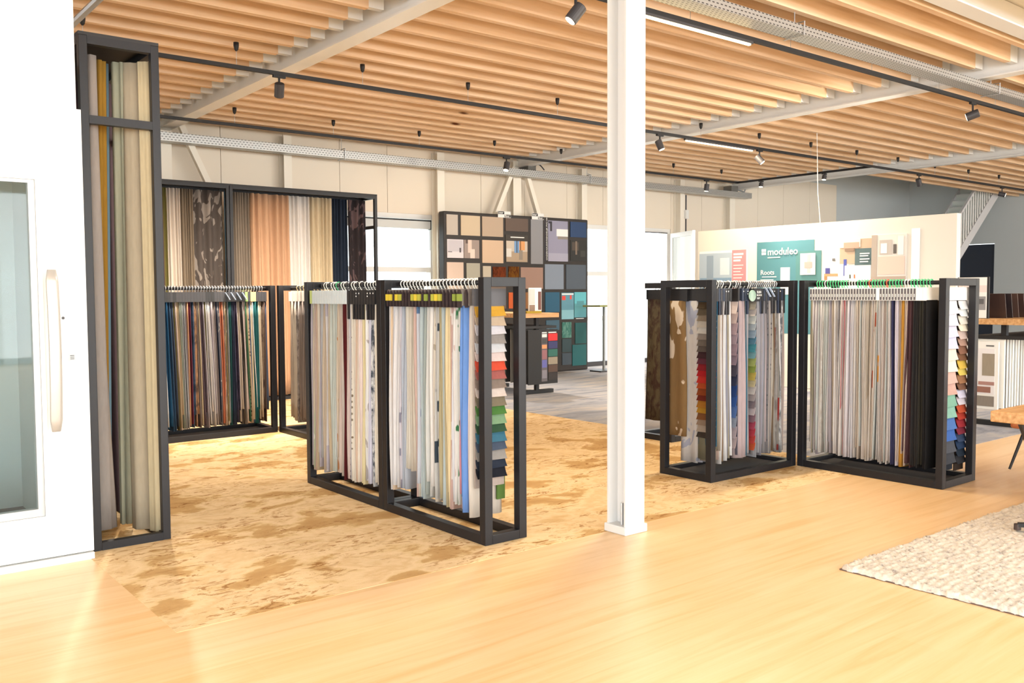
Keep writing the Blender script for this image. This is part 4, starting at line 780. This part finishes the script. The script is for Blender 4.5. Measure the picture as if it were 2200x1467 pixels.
for i in range(38):
    x = 21.9+.133*i; MB().tube([(x, 11.525, zs(x)+.2), (x, 11.525, zs(x)+1.1)], .018, 6).build('baluster', mat('baluster_white', 'e8e6e2', .5), st)
MB().bar((21.8, 11.525, zs(21.8)+1.13), (26.9, 11.525, zs(26.9)+1.13), .06, .06).build('handrail', stm, st)
for x in (21.8, 24.3): B('newel_post', mat('baluster_white', 'e8e6e2', .5), st, x-.045, x+.045, 11.48, 11.57, zs(x)+.15 if x > 22 else .01, zs(x)+1.2)

# ================================================================== SAMPLE STANDS
def stand(label, x0, x1, y0, y1, zt, uprights, axis):
    t = thing('sample_stand', label, 'sample stand', ((x0+x1)/2, (y0+y1)/2, .007), 'sample stands with oak tops')
    B('oak_top', oak, t, x0, x1, y0, y1, zt-.07, zt, bevel=.004); z = .0015
    for u in uprights:
        if axis == 'x':   # stand runs along x, feet across y
            B('upright', blackm, t, u-.03, u+.03, (y0+y1)/2-.03, (y0+y1)/2+.03, z, zt-.07); B('foot', blackm, t, u-.035, u+.035, y0+.02, y1-.02, z, .06)
        else:
            B('upright', blackm, t, (x0+x1)/2-.03, (x0+x1)/2+.03, u-.03, u+.03, z, zt-.07); B('foot', blackm, t, x0+.02, x1-.02, u-.035, u+.035, z, .06)
    B('hanging_rail', blackm, t, x0+.03, x1-.03, y0+.03, y1-.03, zt-.24, zt-.20)
    return t
stand('black sample stand with oak top in front of the tile board', 8.90, 9.60, 10.80, 12.3, 1.28, [10.95, 12.1], 'y')
G = 'hanging boards on the left sample stand'
sbd = thing('sample_board', 'black sample board with photo strip and red to brown swatches', 'sample board', (9.27, 10.83, 1.0), G)
B('board', blackm, sbd, 8.97, 9.58, 10.815, 10.835, .16, 1.02); B('photo_strip', mm('5a5458'), sbd, 9.24, 9.36, 10.812, 10.816, .20, .98)
for z0, z1, c in ((.90, .95, 'd8d4d2'), (.80, .88, '3a3a3c'), (.72, .78, 'd88a5a'), (.55, .7, '8a5a60'), (.42, .54, '5a5a9a'), (.25, .38, '77727a')): B('printed_shape', mm(c), sbd, 9.25, 9.35, 10.8105, 10.8125, z0, z1)
for i, c in enumerate(('c01f22', '2a2c5a', '1f5a50', '8a7e6c', '4a3428', '241c1a')): B('swatch', mm(c), sbd, 9.375, 9.57, 10.806, 10.8155, .84-.125*i, .955-.125*i)
B('printed_title', white, sbd, 9.385, 9.55, 10.811, 10.8155, .965, .98); B('printed_title', white, sbd, 9.25, 9.345, 10.809, 10.8125, .965, .98)
for i in range(9):
    c = ['2a2a2c', '9a9894', '3c3a3a', '6d6a66', '1f1f22', 'a8a49c', '4a4648', '2c2c30', '77736e'][i]
    o = MB().box(8.97, 9.56, 10.86+.13*i, 10.875+.13*i, .17, 1.02).build('sample_board', mat('boardm_'+c, c, .6), origin=(9.27, 10.87+.13*i, 1.0)); tag(o, 'plain sample board, %s behind the swatch board on left stand' % ordn(i), 'sample board', G)
o = thing('brochure_holder', 'white and dark brochure holder on the left oak stand', 'brochure holder', (9.2, 10.95, 1.28)); B('backboard', white, o, 9.10, 9.36, 10.95, 10.97, 1.2805, 1.68); B('photo', mm('c4c2be'), o, 9.11, 9.22, 10.945, 10.951, 1.42, 1.66); B('photo', mm('6a4038'), o, 9.29, 9.35, 10.945, 10.951, 1.33, 1.62); B('photo', mm('8a7264'), o, 9.11, 9.22, 10.945, 10.951, 1.29, 1.41)
o = B('carpet_sample', F('d2b24a'), None, 8.95, 9.25, 10.82, 10.93, 1.2805, 1.315); tag(o, 'folded yellow sample lying on the left oak stand', 'fabric sample')
# right stand
stand('black sample stand with oak top at the right edge', 10.98, 13.0-.12, 4.30, 5.02, 1.27, [11.12, 12.6], 'x')
G = 'hanging boards on the right sample stand'
sbd = thing('sample_board', 'white sample board with brown bowl photo at the right edge', 'sample board', (11.0, 4.85, 1.0), G)
B('board', white, sbd, 10.97, 10.99, 4.66, 5.06, .21, 1.0); B('photo', mm('d9d6d8'), sbd, 10.966, 10.971, 4.70, 5.05, .38, .92); B('carpet_patch', F('b8ab98'), sbd, 10.963, 10.9665, 4.70, 4.84, .60, .86); B('printed_bowl', mm('8a6054'), sbd, 10.962, 10.9665, 4.74, 4.90, .40, .47); B('printed_tray', mm('a27a72'), sbd, 10.9625, 10.9665, 4.70, 4.88, .49, .53); B('carpet_strip', F('a49a90'), sbd, 10.963, 10.9715, 4.70, 5.05, .24, .36); B('printed_title', mm('5a5a5a'), sbd, 10.964, 10.9665, 4.71, 4.80, .945, .96); B('printed_window', mm('5c5c84'), sbd, 10.9625, 10.9665, 4.92, 4.94, .7, .9)
for i in range(11):
    c = ['e2e0da', 'd8d6d0', 'cfcdc8', 'dcdcd6', 'c4c4c0', 'dedad2', 'b8b6b0', 'd6d2ca', 'cbc7be', 'c0b6a4', 'b4a890'][i]
    o = MB().box(11.03+.075*i, 11.06+.075*i, 4.62, 5.05, .22+.004*(i % 3), 1.03).build('sample_board', mat('boardw_'+c, c, .6), origin=(11.04+.075*i, 4.8, 1.0)); tag(o, 'pale sample board, %s behind the bowl photo board on right stand' % ordn(i), 'sample board', G)
po = thing('poster_stand', 'white photo poster with dark edge on the right oak stand', 'poster stand', (11.05, 4.95, 1.27))
B('panel', blackm, po, 11.0, 11.03, 4.80, 5.16, 1.2705, 1.76); B('sheet', white, po, 10.996, 11.0, 4.82, 5.15, 1.275, 1.755); B('photo', mm('d8ccc8'), po, 10.993, 10.997, 4.82, 5.15, 1.58, 1.66); B('photo', mm('8a8a8c'), po, 10.993, 10.997, 4.83, 5.13, 1.37, 1.53); B('photo', mm('5a5a5c'), po, 10.991, 10.994, 4.85, 4.95, 1.44, 1.50)
for i in range(6):
    o = MB().bar((11.28+.17*i, 4.86, 1.272), (11.22+.17*i, 4.86, 1.56), .30, .012, (1, 0, 0)).build('tile_sample', mat('tile_dark_%d' % (i % 3), ['3a2a26', '2a2224', '4a3832'][i % 3], .35), origin=(11.25+.17*i, 4.8, 1.28)); tag(o, 'dark brown tile sample, %s from left leaning on the right oak stand' % ordn(i), 'tile sample', 'dark tile samples')
o = thing('high_table', 'small bistro table with olive top by the tall window', 'table', (12.95, 13.0, .007)); B('top', mat('olive_top', '8d8f54', .5), o, 12.60, 13.3, 12.95, 13.45, 1.31, 1.345); B('leg', mat('leg_grey', '8e9090', .5), o, 12.93, 12.97, 13.18, 13.22, .008, 1.31); B('foot', smoke, o, 12.65, 13.1, 12.98, 13.3, .0015, .03)

# ================================================================== RUG, TABLE, CHAIRS
rug = thing('rug', 'thick off-white woven rug at the lower right corner', 'rug', (6.4, 1.5, 0))
rx0, rx1, ry0, ry1 = 4.665, 8.6, .2, 2.83; nx, ny = 230, 154; rr = random.Random(5); mb = MB(); hh = [[0]*(nx+1) for _ in range(ny+1)]
for j in range(ny+1):
    for i in range(nx+1):
        e = min(i, nx-i, j, ny-j); x = rx0+(rx1-rx0)*i/nx; y = ry0+(ry1-ry0)*j/ny
        lump = abs(math.sin(x*82+.7*math.sin(y*23)))*abs(math.sin(y*70+.8*math.sin(x*19)))
        z = .022+.016*lump+rr.uniform(-.003, .003) if e > 0 else .004
        jit = .008 if e < 2 else .003
        mb.v.append((x+rr.uniform(-jit, jit), y+rr.uniform(-jit, jit), z))
for j in range(ny):
    for i in range(nx):
        a_ = j*(nx+1)+i; mb.f.append((a_, a_+1, a_+nx+2, a_+nx+1))
rugm = mat('wool_loops', 'c9c0b4', .95, 0, .1); nt = rugm.node_tree; mp = coords(nt, (1, 1, 1)); n1 = noise(nt, mp, 24, 4, .7); r1 = ramp(nt, [(.3, '8d8480'), (.42, 'bdb4aa'), (.6, 'd2c9bc'), (.75, 'c2bcb6')]); nt.links.new(n1.outputs['Fac'], r1.inputs[0]); nt.links.new(r1.outputs[0], nt.nodes['Principled BSDF'].inputs['Base Color'])
mb.build('pile', rugm, rug, smooth=True); B('backing', mat('rug_backing', '5d4a42', .9), rug, rx0, rx1, ry0, ry1, .0005, .006)
tb = thing('dining_table', 'oak table with dark slanted legs at the right edge', 'table', (7.7, 2.2, .04))
B('top', oak, tb, 6.62, 8.9, 1.5, 2.86, .672, .75, bevel=.008)
for x, y, dx, dy in ((6.74, 2.70, .16, -.16), (8.6, 2.72, .02, .06), (6.95, 1.62, -.02, -.06), (8.6, 1.62, .02, -.06)): MB().bar((x, y, .672), (x+dx, y+dy, .042), .06, .03).build('leg', mat('leg_charcoal', '3a3836', .5), tb)
def chair(label, cx_, cy_, rz, leather, legs='four'):
    t = thing('chair', label, 'chair', (cx_, cy_, 0)); ca, sa = math.cos(rz), math.sin(rz)
    T = lambda x, y, z: (cx_+x*ca-y*sa, cy_+x*sa+y*ca, z)
    def rb(name, x0, x1, y0, y1, z0, z1, m, bev=.02):
        mb = MB().box(x0, x1, y0, y1, z0, z1); mb.v = [T(*v) for v in mb.v]; return mb.build(name, m, t, bevel=bev)
    rb('seat', -.24, .24, -.23, .23, .40, .47, leather, .025)
    rings = []
    for i in range(9):
        a = math.radians(-60+15*i); x, y = .26*math.sin(a), .27*math.cos(a)-.03
        rings.append([T(x, y, .50), T(x*1.1, y*1.12, .50), T(x*1.18, y*1.2, .86), T(x*1.08, y*1.08, .86)])
    MB().loft(rings).build('backrest', leather, t, smooth=False, bevel=.012)
    if legs == 'four':
        for x, y in ((-.2, -.2), (.2, -.2), (-.2, .2), (.2, .2)): MB().tube([T(x*.7, y*.7, .41), T(x*1.15, y*1.15, .042)], [.016, .011], 8).build('leg', blackm, t)
    else:
        MB().tube([T(0, 0, .06), T(0, 0, .41)], .025, 10).build('pedestal', blackm, t)
        for a in (20, 110, 200, 290):
            q = (math.cos(math.radians(a)), math.sin(math.radians(a))); lg = MB().bar(T(0, 0, .10), T(q[0]*.40, q[1]*.40, .075), .04, .025).build('base_arm', blackm, t); MB().tube([T(q[0]*.40, q[1]*.40, .042), T(q[0]*.40, q[1]*.40, .08)], .022, 10).build('glide', mat('glide_brown', '3a2c28', .5), lg)
    return t
rust = mat('rust_leather', 'b8683c', .5)
chair('rust leather chair behind the oak table at right edge', 8.50, 3.17, math.radians(-90), rust)
chair('dark based swivel chair on the rug at right edge', 6.35, 2.12, math.radians(181.5), rust, 'star')
